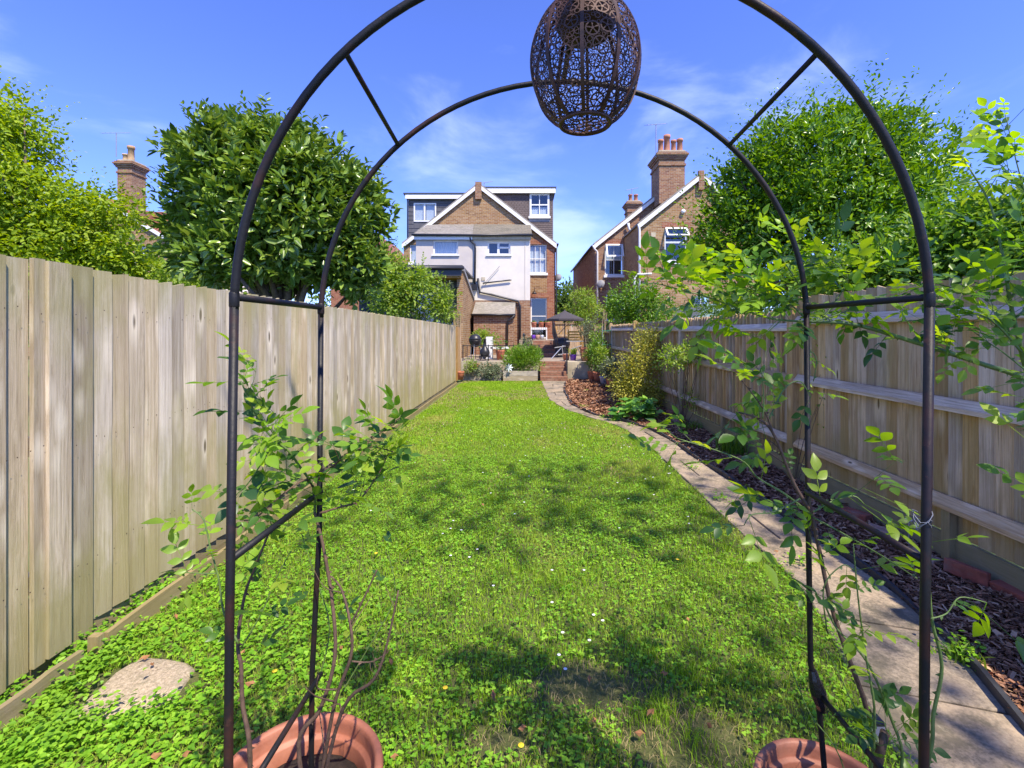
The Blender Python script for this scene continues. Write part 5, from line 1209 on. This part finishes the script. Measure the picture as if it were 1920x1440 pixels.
rose(r3, pp([(1510, 605), (1500, 640), (1530, 670), (1525, 715)], 1.19), .0018, .001, m_stemg, LY, gap=.05, sc=.6)
rose(r3, pp([(1750, 652), (1735, 600), (1760, 550), (1720, 500)], [1.19, 1.2, 1.22, 1.24]), .0018, .001, m_stemg, LM, gap=.05, sc=.7, tips=2)
r4 = thing('rambling_rose', 'tall dark leaved rose shoots rising at the far right edge of the picture', 'rose', (1.35, 1.25, 0))
rose(r4, [(1.40, 1.3, 0), (1.42, 1.28, .8)] + pp([(1945, 800), (1915, 660), (1893, 560), (1880, 480), (1855, 380), (1800, 290)], [1.24, 1.2, 1.18, 1.18, 1.2, 1.22]), .0075, .0015, m_stemg, LM, gap=.055, start=.5, sc=.95, tips=5, tiplen=.12)
rose(r4, pp([(1893, 560), (1935, 500), (1930, 400), (1905, 300), (1885, 215)], [1.18, 1.2, 1.22, 1.24, 1.26]), .003, .001, m_stemg, LM + LY, gap=.035, sc=.8, tips=5, tiplen=.1)
rose(r4, pp([(1915, 660), (1870, 610), (1830, 590), (1760, 600)], 1.16), .003, .001, m_stemg, LM, gap=.035, sc=.95, tips=4, tiplen=.09)
rose(r4, pp([(1900, 600), (1940, 560), (1960, 500)], 1.12), .003, .001, m_stemg, LM, gap=.03, sc=1.0, tips=3)
rose(r4, pp([(1930, 700), (1880, 660), (1850, 640), (1810, 610)], 1.15), .002, .001, m_stemg, LM, gap=.04, sc=.8, tips=3)

# ------------------------------------------------------------------ plants in the bed
def plant(name, label, base, lobes, mat, nclump, per, crad, ls, asp, cat='plant', stems=6, tmpl=HEX, shell=.2, droop=0., group=None, shoots=0, stem=m_stemg, sr=.008):
    t_ = thing(name, label, cat, base, group); fo, C_ = foliage(lobes, nclump, per, crad, ls, asp, tmpl, shell, droop)
    parts = [fo]
    if shoots:
        L_ = np.array(lobes); k = rng.integers(0, len(lobes), shoots); d = unit(rng.normal(size=(shoots, 3)) + np.array([0, 0, .6]))
        parts += sprays(L_[k, :3] + d * L_[k, 3:6] * .8, d, crad * 2.2, 7, ls, asp, tmpl)
    put('foliage', merge(parts), mat, t_)
    b = MB()
    for j in range(stems):
        e = C_[rng.integers(len(C_))]; m_ = (np.array(base) + e) / 2 + rng.normal(0, .05, 3); b.tube(spline([base, m_, e], 3), [sr, sr * .9, sr * .8, sr * .7, sr * .6, sr * .5, sr * .3], 5)
    b.to('stems', stem, t_, smooth=True); return t_
plant('variegated_shrub', 'upright yellow variegated shrub against the right fence in the bark bed', (2.28, 9.3, 0), [lob(1195, 700, 9.3, 42, 62), lob(1200, 745, 9.3, 48, 35), lob(1215, 650, 9.3, 26, 40), lob(1175, 725, 9.3, 32, 40)], m_varieg, 480, 16, .13, .05, .5, 'shrub', 9, shoots=60)
plant('golden_rose_bush', 'thin bush with a tuft of lime leaves leaning on the right fence', (2.5, 7.3, 0), [lob(1283, 665, 7.3, 42, 18), lob(1255, 678, 7.3, 22, 14), lob(1312, 645, 7.3, 16, 12), lob(1293, 748, 7.3, 14, 10)], m_lime, 95, 12, .09, .05, .5, 'rose bush', 12, shoots=22, stem=m_stemb, sr=.006)
plant('golden_climber', 'small yellow flowered climber hanging on the far part of the right fence', (2.6, 9.9, 0), [lob(1215, 640, 9.9, 16, 14), lob(1252, 700, 9.9, 22, 24)], m_varieg, 60, 12, .11, .045, .5, 'climber', 7, stem=m_stemb)
plant('wispy_climber', 'wispy yellow green tendrils on the post right of the arch rear leg', (2.55, 4.4, 0), [lob(1545, 690, 4.4, 16, 60), lob(1560, 790, 4.4, 30, 14)], m_lime, 22, 7, .06, .035, .45, 'climber', 5, stem=m_stemb, sr=.003)
hy = thing('broad_leaved_plant', 'low bright green broad leaved plant spilling onto the path edge', 'plant', (1.98, 8.0, 0))
hm = []
for sd_ in range(3):
    rs = random.Random(sd_); m = MB(); vs = []; fs = []
    lob_ = [(0, .0), (.15, .30), (.32, .30), (.42, .50), (.58, .34), (.72, .34), (.85, .14), (1.0, 0)]
    for (a, w) in lob_:
        for s in (-1, 0, 1): vs.append((a * .18, s * w * .18, abs(s) * w * .03 - .05 * a * a))
    for k in range(len(lob_) - 1): q = 3 * k; fs += [(q, q + 1, q + 4, q + 3), (q + 1, q + 2, q + 5, q + 4)]
    m.add(vs, fs); hm.append(m.mesh('leaf', m_hyd, smooth=True))
hs = MB(); hc = np.array([1.98, 8.0, .02])
for k in range(130):
    a = random.random() * 6.283; e = random.uniform(.15, 1.35); r_ = random.uniform(.14, .34)
    p = hc + np.array([math.cos(a) * math.cos(e) * r_ * 1.15, math.sin(a) * math.cos(e) * r_, math.sin(e) * r_ * 1.1 + .02])
    D = Vector((math.cos(a), math.sin(a), random.uniform(-.25, .5))).normalized(); U = Vector((0, -.2, 1)) + Vector(rng.normal(0, .3, 3)); S = U.cross(D).normalized(); U = D.cross(S)
    o = place('leaf', random.choice(hm), hy, tuple(p)); o.rotation_euler = Matrix((D, S, U)).transposed().to_euler(); s = random.uniform(.6, 1.1); o.scale = (s, s, s)
    if k % 3 == 0: hs.tube([tuple(hc), tuple((hc + p) / 2 + np.array([0, 0, .03])), tuple(p)], .004, 5)
hs.to('stems', m_stemg, hy)
def tuft(name, label, c, n, h, sp_, mat, cat='grass tuft', w=.004, lean=.9):
    a = rng.normal(0, sp_, (n, 2)); p = np.stack([c[0] + a[:, 0], c[1] + a[:, 1], c[2] + 0 * a[:, 0]], 1)
    t_ = put(name, blades(p, h * (.5 + .5 * rng.random(n)), w, lean), mat, origin=c, label=label, cat=cat); return t_
tuft('grass_tuft', 'tuft of long dark grass at the fence foot beside the arch rose', (2.58, 5.75, 0), 260, .34, .07, m_tree)
tuft('grass_tuft', 'small weedy tuft between the bricks by the fence foot', (2.60, 7.15, 0), 120, .2, .09, m_hedge)
tuft('seedling', 'small green seedling growing against the black edging at the lower right', (G(1805, 1240)[0], G(1805, 1240)[1], 0), 60, .11, .03, m_hedge, 'seedling', .006)

# loose bricks along the fence foot
def loose_brick(pxx, pyy, rot, label, s=(.2, .095, .06), mat=m_redpiece, z=.02, tilt=0):
    g = G(pxx, pyy, .03); m = MB(); m.box(-s[0] / 2, s[0] / 2, -s[1] / 2, s[1] / 2, 0, s[2])
    m.v = [(v[0] + random.uniform(-.006, .006), v[1] + random.uniform(-.006, .006), v[2] + random.uniform(-.004, .004)) for v in m.v]
    o = m.to('brick', mat, None, origin=(0, 0, 0), label=label, cat='brick'); o.location = (g[0], g[1], z); o.rotation_euler = (R(tilt), 0, R(rot)); bv = o.modifiers.new('worn_edges', 'BEVEL'); bv.width = .006; bv.segments = 2
m_pink = plain('pink_brick', (.42, .25, .18), .9, var=.35, scale=25, bump=.6, dirt=(.36, .30, .22))
loose_brick(1812, 1083, 110, 'dark red brick on its edge beside the fence stub post, right of the arch', (.21, .05, .085), tilt=4)
loose_brick(1905, 1118, 100, 'worn mossy brick at the right edge of the picture below the fence', (.21, .09, .05))
loose_brick(1655, 1005, 120, 'pale orange brick lying flat in the bark, just past the arch rear leg', mat=m_pink)
loose_brick(1606, 968, 112, 'deep red brick behind the pale orange one in the bark', z=.01)
loose_brick(1270, 790, 100, 'pinkish broken brick by the fence beyond the broad leaved plant', (.2, .12, .07), mat=m_pink)
loose_brick(1256, 776, 75, 'small dark red brick piece nearest the variegated shrub', (.16, .11, .07))
loose_brick(1730, 1040, 105, 'half buried brown brick between the stub post and the arch leg', (.2, .1, .04), mat=m_pink, z=0)
# solar lights
g = G(1822, 1062); st = thing('solar_light', 'round steel solar stake light in front of the right fence', 'garden light', (g[0], g[1], 0))
MB().tube([(g[0], g[1], 0), (g[0], g[1], .085)], .006, 8).to('stake', m_redpiece, st)
b = MB().lathe([(.012, 0), (.03, .008), (.032, .016), (.026, .019), (.001, .019)], (0, 0, 0), 20)
b.v = [tuple(Matrix.Translation((g[0], g[1] - .004, .085)) @ Matrix.Rotation(R(38), 4, 'X') @ Vector(v)) for v in b.v]; b.to('head', m_steel, st, smooth=True)
b = MB().lathe([(.016, .0195), (.001, .021)], (0, 0, 0), 4); b.v = [tuple(Matrix.Translation((g[0], g[1] - .004, .085)) @ Matrix.Rotation(R(38), 4, 'X') @ Vector(v)) for v in b.v]; b.to('solar_cell', m_palefab, st)
g = G(1704, 1030); st = thing('solar_light', 'small cone topped light on a thin stake beside the front right arch leg', 'garden light', (g[0], g[1], 0))
MB().tube([(g[0], g[1], 0), (g[0], g[1], .20)], .004, 6).to('stake', m_steel, st); MB().lathe([(.022, 0), (.024, .006), (.006, .02)], (g[0], g[1], .20), 12).to('head', m_palefab, st, smooth=True)
g = P(1640, 1365, 1.30); st = thing('square_light', 'square black and steel light box on a stake beside the right pot', 'garden light', (g[0], g[1], 0))
MB().box(g[0] - .016, g[0] + .016, g[1] - .016, g[1] + .016, g[2] - .025, g[2] + .018).to('light_box', m_steel, st); MB().box(g[0] - .018, g[0] + .018, g[1] - .018, g[1] + .018, g[2] + .0185, g[2] + .026).to('lid', m_black, st); MB().tube([(g[0], g[1], 0), (g[0], g[1], g[2] - .026)], .005, 6).to('stake', m_black, st)
w_ = MB(); cpt = P(1718, 990, .80)
for k in range(4): w_.tube([(.694 + (.0100 + .001 * k) * math.cos(q * .75 + k) - .001 * k, .81 + (.0105 + .002 * k) * math.sin(q * .75 + k), cpt[2] + .010 * math.sin(q * 1.3 + k) + .006 * k) for q in range(10)], .0006, 4)
w_.to('wire_loop', m_lead, label='loose twist of garden wire wound on the front right arch leg', cat='wire')

# ------------------------------------------------------------------ beds, pots and furniture by the patio
def sleeper_bed(name, x0, x1, y0, y1, h, label, nb=2):
    t_ = thing(name, label, 'raised bed', ((x0 + x1) / 2, y0, 0))
    for k in range(nb):
        za, zb_ = h * k / nb + .004, h * (k + 1) / nb - .003; o = .004 * k
        MB().box(x0, x1, y0 + o, y0 + .05, za, zb_).to('sleeper', m_sleeper, t_, origin=(x0, y0, za)); MB().box(x0, x1, y1 - .05, y1, za, zb_).to('sleeper', m_sleeper, t_, origin=(x0 + 1, y1, za))
        MB().box(x0, x0 + .05, y0 + .052, y1 - .052, za, zb_).to('sleeper', m_sleeper, t_, origin=(x0, y0 + .1, za)); MB().box(x1 - .05, x1, y0 + .052, y1 - .052, za, zb_).to('sleeper', m_sleeper, t_, origin=(x1, y0 + .2, za))
    MB().box(x0 + .052, x1 - .052, y0 + .053, y1 - .053, 0, h - .05).to('soil', m_soil, t_)
sleeper_bed('raised_bed', -.56, .49, 14.25, 14.95, .31, 'raised timber bed with the big rosemary beside the steps')
sleeper_bed('raised_bed', -1.82, -.62, 14.35, 14.95, .28, 'raised timber bed with low flowers next to the left fence')
plant('rosemary_bush', 'dense upright bright green rosemary in the raised bed by the steps', (0, 14.6, .25), [lob(965, 678, 14.5, 20, 18), lob(990, 674, 14.5, 24, 24), lob(1000, 668, 14.5, 14, 18), lob(975, 668, 14.5, 26, 18)], m_rosemary, 480, 12, .09, .075, .24, 'bush', 6, droop=1.3, shoots=50)
plant('flowering_plant', 'grey green orange flowered plant tumbling over the left raised bed', (-1.15, 14.5, .2), [lob(915, 695, 14.4, 24, 13), lob(893, 690, 14.5, 18, 12), lob(925, 700, 14.3, 13, 14)], m_greyleaf, 130, 14, .08, .06, .5, 'plant', 4, shoots=12)
disc([(P(905, 684, 14.35)[0] + random.uniform(-.35, .3), 14.3 + random.uniform(-.1, .1), .48 + random.uniform(-.08, .06)) for _ in range(26)], .022, 6).to('orange_flowers', plain('orange_petal', (.6, .22, .06), .7), kind='stuff', label='orange flowers in the left raised bed')
plant('leafy_plant', 'small lime leaved plant in the terracotta pot at the end of the left fence', (-1.75, 14.2, .3), [lob(882, 686, 14.2, 13, 12)], m_lime, 36, 12, .06, .05, .5, 'plant', 4)
pot((-1.85, 14.12, .06), .13, .09, .25, 'old terracotta pot standing against the end of the left fence', m_terra)
c = P(954, 689, 14.15); pw = thing('pinwheel', 'pale blue white pinwheel flower stuck in the raised bed', 'garden ornament', (c[0], c[1], .2))
b = MB()
for k in range(8):
    a = k * math.pi / 4; b.add([c, (c[0] + .075 * math.cos(a - .3), c[1] - .02, c[2] + .075 * math.sin(a - .3)), (c[0] + .14 * math.cos(a), c[1], c[2] + .14 * math.sin(a)), (c[0] + .075 * math.cos(a + .3), c[1] + .01, c[2] + .075 * math.sin(a + .3))], [(0, 1, 2, 3)])
b.to('petals', m_blue, pw); MB().tube([(c[0], c[1] + .02, .25), c], .006, 6).to('stick', m_steel, pw)

rl = thing('railing', 'low black metal railing along the front edge of the patio', 'railing', (-.8, 15.3, ZT))
x0_, x1_ = P(868, 0, 15.3)[0], P(1011, 0, 15.3)[0]; zt = P(0, 648, 15.3)[2]
MB().box(x0_, x1_, 15.29, 15.31, zt - .012, zt + .012).to('top_rail', m_black, rl); MB().box(x0_, x1_, 15.292, 15.308, ZT + .06, ZT + .075).to('bottom_rail', m_black, rl)
for k in range(19):
    X = x0_ + (x1_ - x0_) * k / 18; r_ = .009 if k % 6 else .016; MB().box(X - r_, X + r_, 15.3 - r_ * .8, 15.3 + r_ * .8, ZT - .02 if k % 6 == 0 else ZT + .076, zt - .013 if k % 6 else zt + .03).to('baluster', m_black, rl, origin=(X, 15.3, ZT))
hd = thing('handrail', 'black metal handrail with uprights climbing beside the upper brick steps', 'handrail', (1.36, 18, ZT))
pa, pb = (1.36, 17.5, ZT + .62), (1.36, 20.6, ZT + 1.55)
MB().tube([pa, pb], .02, 8).to('rail', m_black, hd); MB().tube([(1.36, 17.5, ZT + .05), (1.36, 20.6, ZT + .85)], .014, 6).to('rail', m_black, hd)
for k in range(14):
    u = k / 13; y_ = 17.5 + 3.1 * u; MB().tube([(1.36, y_, ZT + .05 + .8 * u), (1.36, y_, ZT + .62 + .93 * u)], .010 if k % 13 else .02, 6).to('upright', m_black, hd, origin=(1.36, y_, ZT))
c = P(1063, 690, 14.4); MB().box(c[0] - .02, c[0] + .02, 14.38, 14.42, .2, ZT + .35).to('gate_post', m_black, label='short black metal post at the right side of the lower steps', cat='post')

# kettle barbecue
c = P(891, 0, 16.2); c = (c[0], 16.2, ZT); q_ = thing('kettle_barbecue', 'black kettle barbecue with a round lid on three legs', 'barbecue', c)
MB().lathe([(.02, .88), (.10, .865), (.17, .81), (.21, .73), (.222, .665)], c, 20).to('lid', m_black, q_, smooth=True)
MB().lathe([(.05, .42), (.13, .47), (.19, .55), (.215, .64), (.222, .66), (.2, .655)], c, 20).to('bowl', m_black, q_, smooth=True)
for k in range(3):
    a = k * 2.094 + .4; MB().tube([(c[0] + .16 * math.cos(a), c[1] + .16 * math.sin(a), ZT + .52), (c[0] + .27 * math.cos(a), c[1] + .27 * math.sin(a), ZT)], .011, 6).to('leg', m_steel, q_)
MB().tube([(c[0] - .05, c[1], ZT + .885), (c[0] - .04, c[1], ZT + .92), (c[0] + .04, c[1], ZT + .92), (c[0] + .05, c[1], ZT + .885)], .008, 6).to('handle', m_black, q_)
# chiminea
c = P(909, 0, 15.75); c = (c[0], 15.75, ZT); q_ = thing('chiminea', 'small cast iron chiminea with a narrow flue', 'chiminea', c)
MB().lathe([(.06, .10), (.14, .16), (.17, .24), (.155, .33), (.09, .42), (.055, .48), (.045, .70), (.06, .71), (.05, .72)], c, 18).to('body', m_black, q_, smooth=True)
MB().lathe([(.18, .12), (.20, .13), (.20, .15), (.18, .155)], c, 18).to('grate_ring', m_black, q_)
MB().box(c[0] - .06, c[0] + .06, c[1] - .175, c[1] - .155, ZT + .18, ZT + .28).to('fire_door', m_dark, q_)
for k in range(3):
    a = k * 2.094 - .5; MB().tube([(c[0] + .11 * math.cos(a), c[1] + .11 * math.sin(a), ZT + .14), (c[0] + .17 * math.cos(a), c[1] + .17 * math.sin(a), ZT)], .014, 6).to('leg', m_black, q_)
# white seat block, pots
c = P(921, 0, 16.6); q_ = thing('white_bench', 'white painted low bench end behind the chiminea', 'bench', (c[0], 16.6, ZT)); MB().box(c[0] - .02, c[0] + .62, 16.5, 16.9, ZT + .36, ZT + .42).to('seat', m_paint, q_); MB().box(c[0] - .18, c[0] + .05, 16.5, 16.9, ZT, ZT + .78).to('side_panel', m_paint, q_)
c = P(938, 0, 16.0); pot((c[0], 16.0, ZT), .16, .11, .34, 'terracotta pot with a young plant behind the railing', m_terra)
plant('young_plant', 'thin young plant in the terracotta pot behind the railing', (c[0], 16.0, ZT + .3), [lob(935, 648, 16, 13, 18)], m_tree, 24, 10, .08, .07, .4, 'plant', 5)
plant('broad_bush', 'bright green leafy bush behind the barbecue against the brick wall', (-1.45, 17.6, ZT), [lob(912, 634, 17.6, 17, 12), lob(897, 630, 17.6, 11, 10)], m_lime, 70, 12, .11, .10, .4, 'bush', 5)
pot((-1.35, 17.4, ZT), .2, .14, .36, 'grey pot holding the leafy bush against the brick wall', m_greypot)
c = P(993, 0, 17.5); plant('pale_flower_plant', 'pale grey flowered pot plant beyond the rosemary', (c[0], 17.5, ZT), [lob(988, 640, 17.5, 10, 7)], m_greyleaf, 24, 12, .07, .06, .6, 'plant', 3)
MB().lathe([(.05, 0), (.06, .05), (.03, .3), (.05, .42), (.035, .5), (.01, .52)], (P(982, 0, 17.8)[0], 17.8, ZT + .4), 10).to('garden_statue', m_black, smooth=True, label='small dark upright ornament beyond the rosemary', cat='ornament')
# shelf of pots before the back door
yy = 21.0; zt = P(0, 614, yy)[2]; x0_, x1_ = P(995, 0, yy)[0], P(1026, 0, yy)[0]
q_ = thing('white_shelf', 'white slatted shelf in front of the back door carrying flower pots', 'shelf', (x0_, yy, ZT + .6))
for k in range(9): MB().box(x0_ + k * .083, x0_ + k * .083 + .07, yy, yy + .22, zt - .10, zt).to('slat', m_paint, q_, origin=(x0_ + k * .083, yy, zt))
for X in (x0_ + .02, x1_ - .04): MB().box(X, X + .04, yy + .02, yy + .2, ZT + .6, zt - .101).to('leg', m_paint, q_)
for k, (xx, lb) in enumerate([(1001, 'left terracotta pot of seedlings on the white shelf'), (1015, 'middle terracotta pot of seedlings on the white shelf'), (1027, 'right terracotta pot on the white shelf beside the handrail')]):
    X = P(xx, 0, yy)[0]; pot((X, yy + .11, zt + .002), .13, .10, .24, lb, m_terra); tuft('seedling', 'green seedlings in the %s pot of the white shelf' % ('left', 'middle', 'right')[k], (X, yy + .11, zt + .2), 50, .16, .05, m_hedge, 'seedling', .01)
for k, (xx, col_) in enumerate([(1000, m_purple), (1008, m_pink), (1016, m_steel)]):
    X = P(xx, 0, 20.6)[0]; MB().lathe([(.06, 0), (.09, .02), (.10, .18), (.08, .2)], (X, 20.6, ZT + .62), 12).to('small_pot', col_, smooth=True, label=('small purple pot under the white shelf', 'small pink pot under the white shelf', 'small silver pot under the white shelf')[k], cat='plant pot')
# parasol and table
c = (P(1059, 0, 17.3)[0], 17.3, ZT); q_ = thing('parasol', 'open charcoal parasol over the patio table', 'parasol', c)
zc = P(0, 583, 17.3)[2]; rr = .72; b = MB(); b.add([(c[0], c[1], zc)] + [(c[0] + rr * math.cos(k * math.pi / 4 + .39), c[1] + rr * math.sin(k * math.pi / 4 + .39), zc - .30) for k in range(8)] + [(c[0] + rr * math.cos(k * math.pi / 4 + .39), c[1] + rr * math.sin(k * math.pi / 4 + .39), zc - .37) for k in range(8)],
    [(0, 1 + k, 1 + (k + 1) % 8) for k in range(8)] + [(1 + k, 9 + k, 9 + (k + 1) % 8, 1 + (k + 1) % 8) for k in range(8)]); b.to('canopy', m_fabric, q_)
MB().lathe([(.10, -.04), (.02, .02), (.012, .06)], (c[0], c[1], zc), 8).to('finial', m_fabric, q_); MB().tube([c, (c[0], c[1], zc - .02)], .019, 10).to('pole', m_anth, q_)
for k in range(8):
    a = k * math.pi / 4 + .39; MB().tube([(c[0], c[1], zc - .04), (c[0] + rr * .98 * math.cos(a), c[1] + rr * .98 * math.sin(a), zc - .325)], .007, 5).to('rib', m_anth, q_); MB().tube([(c[0], c[1], zc - .42), (c[0] + rr * .5 * math.cos(a), c[1] + rr * .5 * math.sin(a), zc - .19)], .006, 5).to('strut', m_anth, q_)
q_ = thing('gas_barbecue', 'dark covered barbecue under the parasol', 'barbecue', (c[0] - .05, 18.2, ZT))
b = MB().lathe([(.30, .35), (.34, .45), (.33, .60), (.25, .70), (.05, .73)], (c[0] - .05, 18.2, ZT), 20); b.to('hood', m_anth, q_, smooth=True)
MB().box(c[0] - .30, c[0] + .20, 18.0, 18.4, ZT + .05, ZT + .349).to('cabinet', m_black, q_)
q_ = thing('folding_table', 'silver folding table legs standing open under the parasol', 'table', (c[0], 16.6, ZT))
tx = P(1052, 0, 16.6)[0]; zt = P(0, 647, 16.6)[2]
for (a, b_) in [((1030, 677), (1056, 648)), ((1054, 650), (1057, 677)), ((1046, 665), (1082, 662)), ((1082, 650), (1092, 672)), ((1040, 652), (1060, 649)), ((1062, 640), (1094, 640)), ((1070, 655), (1090, 648))]:
    MB().tube([P(*a, 16.6), P(*b_, 16.6 + .15)], .018, 7).to('leg', m_steel, q_)
q_ = thing('wooden_bench', 'yellow slatted wooden chair back behind the parasol pole', 'chair', (P(1078, 0, 18.8)[0], 18.8, ZT))
for k in range(4): a = P(1064, 622 + k * 5.2, 18.8); b_ = P(1091, 622 + k * 5.2, 18.8); MB().box(a[0], b_[0], 18.78, 18.81, a[2] - .04, a[2] + .03).to('slat', m_yellow, q_, origin=a)
for X in (1066, 1089): a = P(X, 620, 18.8); MB().box(a[0] - .025, a[0] + .025, 18.82, 18.87, ZT, a[2] + .05).to('post', m_yellow, q_, origin=(a[0], 18.8, ZT))
sh = thing('wooden_gate', 'light timber side gate and panel beside the house behind the parasol', 'gate', (2.0, 22.8, ZT))
a = P(1041, 600, 22.8); b_ = P(1092, 600, 22.8)
k = 0; X = a[0]
while X < b_[0]: MB().box(X, X + .11, 22.8, 22.82, ZT, a[2] + random.uniform(-.01, .01)).to('board', m_shedwood, sh, origin=(X, 22.8, ZT)); X += .116
for z in (a[2] - .15, a[2] - .75): MB().box(a[0], b_[0], 22.75, 22.797, z - .05, z + .05).to('rail', m_shedwood, sh)
MB().bar((a[0] + .1, 22.77, a[2] - .7), (a[0] + .55, 22.77, a[2] - .2), .03, .08, up=(0, 1, 0)).to('brace', m_shedwood, sh)
# pots on the wall and along the bed
c = (P(1074, 0, 15.4)[0], 15.3, ZT + .02); pot(c, .115, .085, .20, 'purple glazed pot on the retaining wall', m_purple)
tuft('pot_plant', 'spiky green plant in the purple pot', (c[0], c[1], c[2] + .15), 90, .38, .05, m_lime, 'plant', .012)
c = (P(1062, 0, 15.5)[0], 15.6, ZT + .02); pot(c, .12, .09, .20, 'orange red pot left of the purple pot on the retaining wall', m_terra)
c = (P(1104, 0, 15.1)[0], 15.15, ZT + .02)
q_ = thing('square_planter', 'large square terracotta planter on the retaining wall at the end of the steps', 'planter', c)
MB().add([(c[0] + sx * w2, c[1] + sy * w2, c[2] + z) for z, w2 in ((0, .21), (.38, .25)) for sx, sy in ((-1, -1), (1, -1), (1, 1), (-1, 1))], [(0, 3, 2, 1), (0, 1, 5, 4), (1, 2, 6, 5), (2, 3, 7, 6), (3, 0, 4, 7), (4, 5, 6, 7)]).to('planter_body', m_terra, q_)
MB().box(c[0] - .27, c[0] + .27, c[1] - .27, c[1] + .27, c[2] + .383, c[2] + .44).to('rim', m_terra, q_); MB().box(c[0] - .24, c[0] + .24, c[1] - .24, c[1] + .24, c[2] + .441, c[2] + .445).to('soil', m_soil, q_)
plant('olive_bush', 'grey green olive bush growing in the large square planter', (c[0], c[1], c[2] + .43), [lob(1103, 620, 15.1, 19, 26), lob(1115, 640, 15.1, 12, 14)], m_greyleaf, 120, 14, .09, .05, .3, 'bush', 7, shoots=16)
plant('lime_bush', 'bright lime leaved bush with canes beside the olive bush', (2.35, 14.6, 0), [lob(1120, 628, 14.6, 12, 18), lob(1128, 650, 14.6, 12, 14)], m_lime, 80, 12, .08, .06, .5, 'bush', 5)
q_ = thing('bamboo_canes', 'tripod of thin bamboo canes standing in the pots by the right fence', 'canes', (2.3, 14.4, 0))
for (a, b_) in [((1122, 690), (1132, 582)), ((1134, 690), (1134, 580)), ((1128, 690), (1138, 585))]: MB().tube([P(*a, 14.4), P(*b_, 14.45)], .007, 6).to('cane', m_buffpot, q_)
q_ = thing('shelf_rack', 'green and silver wire plant rack against the far right fence', 'rack', (2.55, 14.2, 0))
for z in (620, 646): a = P(1130, z, 14.2); MB().box(a[0], a[0] + .28, 14.2, 14.4, a[2] - .012, a[2] + .012).to('shelf', m_greenpl, q_)
for X in (1130, 1147): a = P(X, 615, 14.2); MB().tube([(a[0], 14.2, 0), (a[0], 14.2, a[2] + .05)], .007, 6).to('post', m_steel, q_)
for k, (X, yb, Y, rt, h, mt, lb) in enumerate([(1146, 730, 12.2, .135, .29, m_terra, 'nearest terracotta pot in the row along the right fence'), (1132, 721, 13.2, .12, .25, m_greypot, 'pale grey pot behind the nearest terracotta one by the right fence'), (1121, 712, 13.9, .14, .30, m_terra, 'terracotta pot third in the row by the right fence'), (1110, 706, 14.3, .14, .30, m_terra, 'far terracotta pot of the row, in front of the retaining wall')]):
    x_ = P(X, 0, Y)[0]; pot((x_, Y, 0), rt, rt * .7, h, lb, mt)
    plant('pot_plant', ['spreading dark green plant in the nearest terracotta pot of the row', 'leafy green plant in the pale grey pot of the row', 'tall bright plant in the third pot of the row', 'feathery green plant in the far pot of the row'][k], (x_, Y, h * .7), [lob(X, yb - (42, 46, 52, 40)[k], Y, (17, 15, 18, 13)[k], (14, 20, 26, 18)[k]), lob(X - 3, yb - (34, 60, 62, 40)[k], Y, 10, 10)], (m_greyleaf, m_lime, m_tree, m_lime)[k], 85, 12, .09, .06, .45, 'plant', 5, shoots=10)
# neighbours' pale parasol over the left fence
q_ = thing('pale_parasol', 'pale pink garden parasol just showing over the left fence below the laurel', 'parasol', (-5.2, 10.5, 0)); cx_ = P(480, 0, 10.5)[0]; z_ = P(0, 532, 10.5)[2]
MB().add([(cx_, 10.5, z_)] + [(cx_ + 1.0 * math.cos(k * math.pi / 4), 10.5 + 1.0 * math.sin(k * math.pi / 4), z_ - .28) for k in range(8)], [(0, 1 + k, 1 + (k + 1) % 8) for k in range(8)]).to('canopy', m_palefab, q_); MB().tube([(cx_, 10.5, 0), (cx_, 10.5, z_)], .02, 8).to('pole', m_paint, q_)
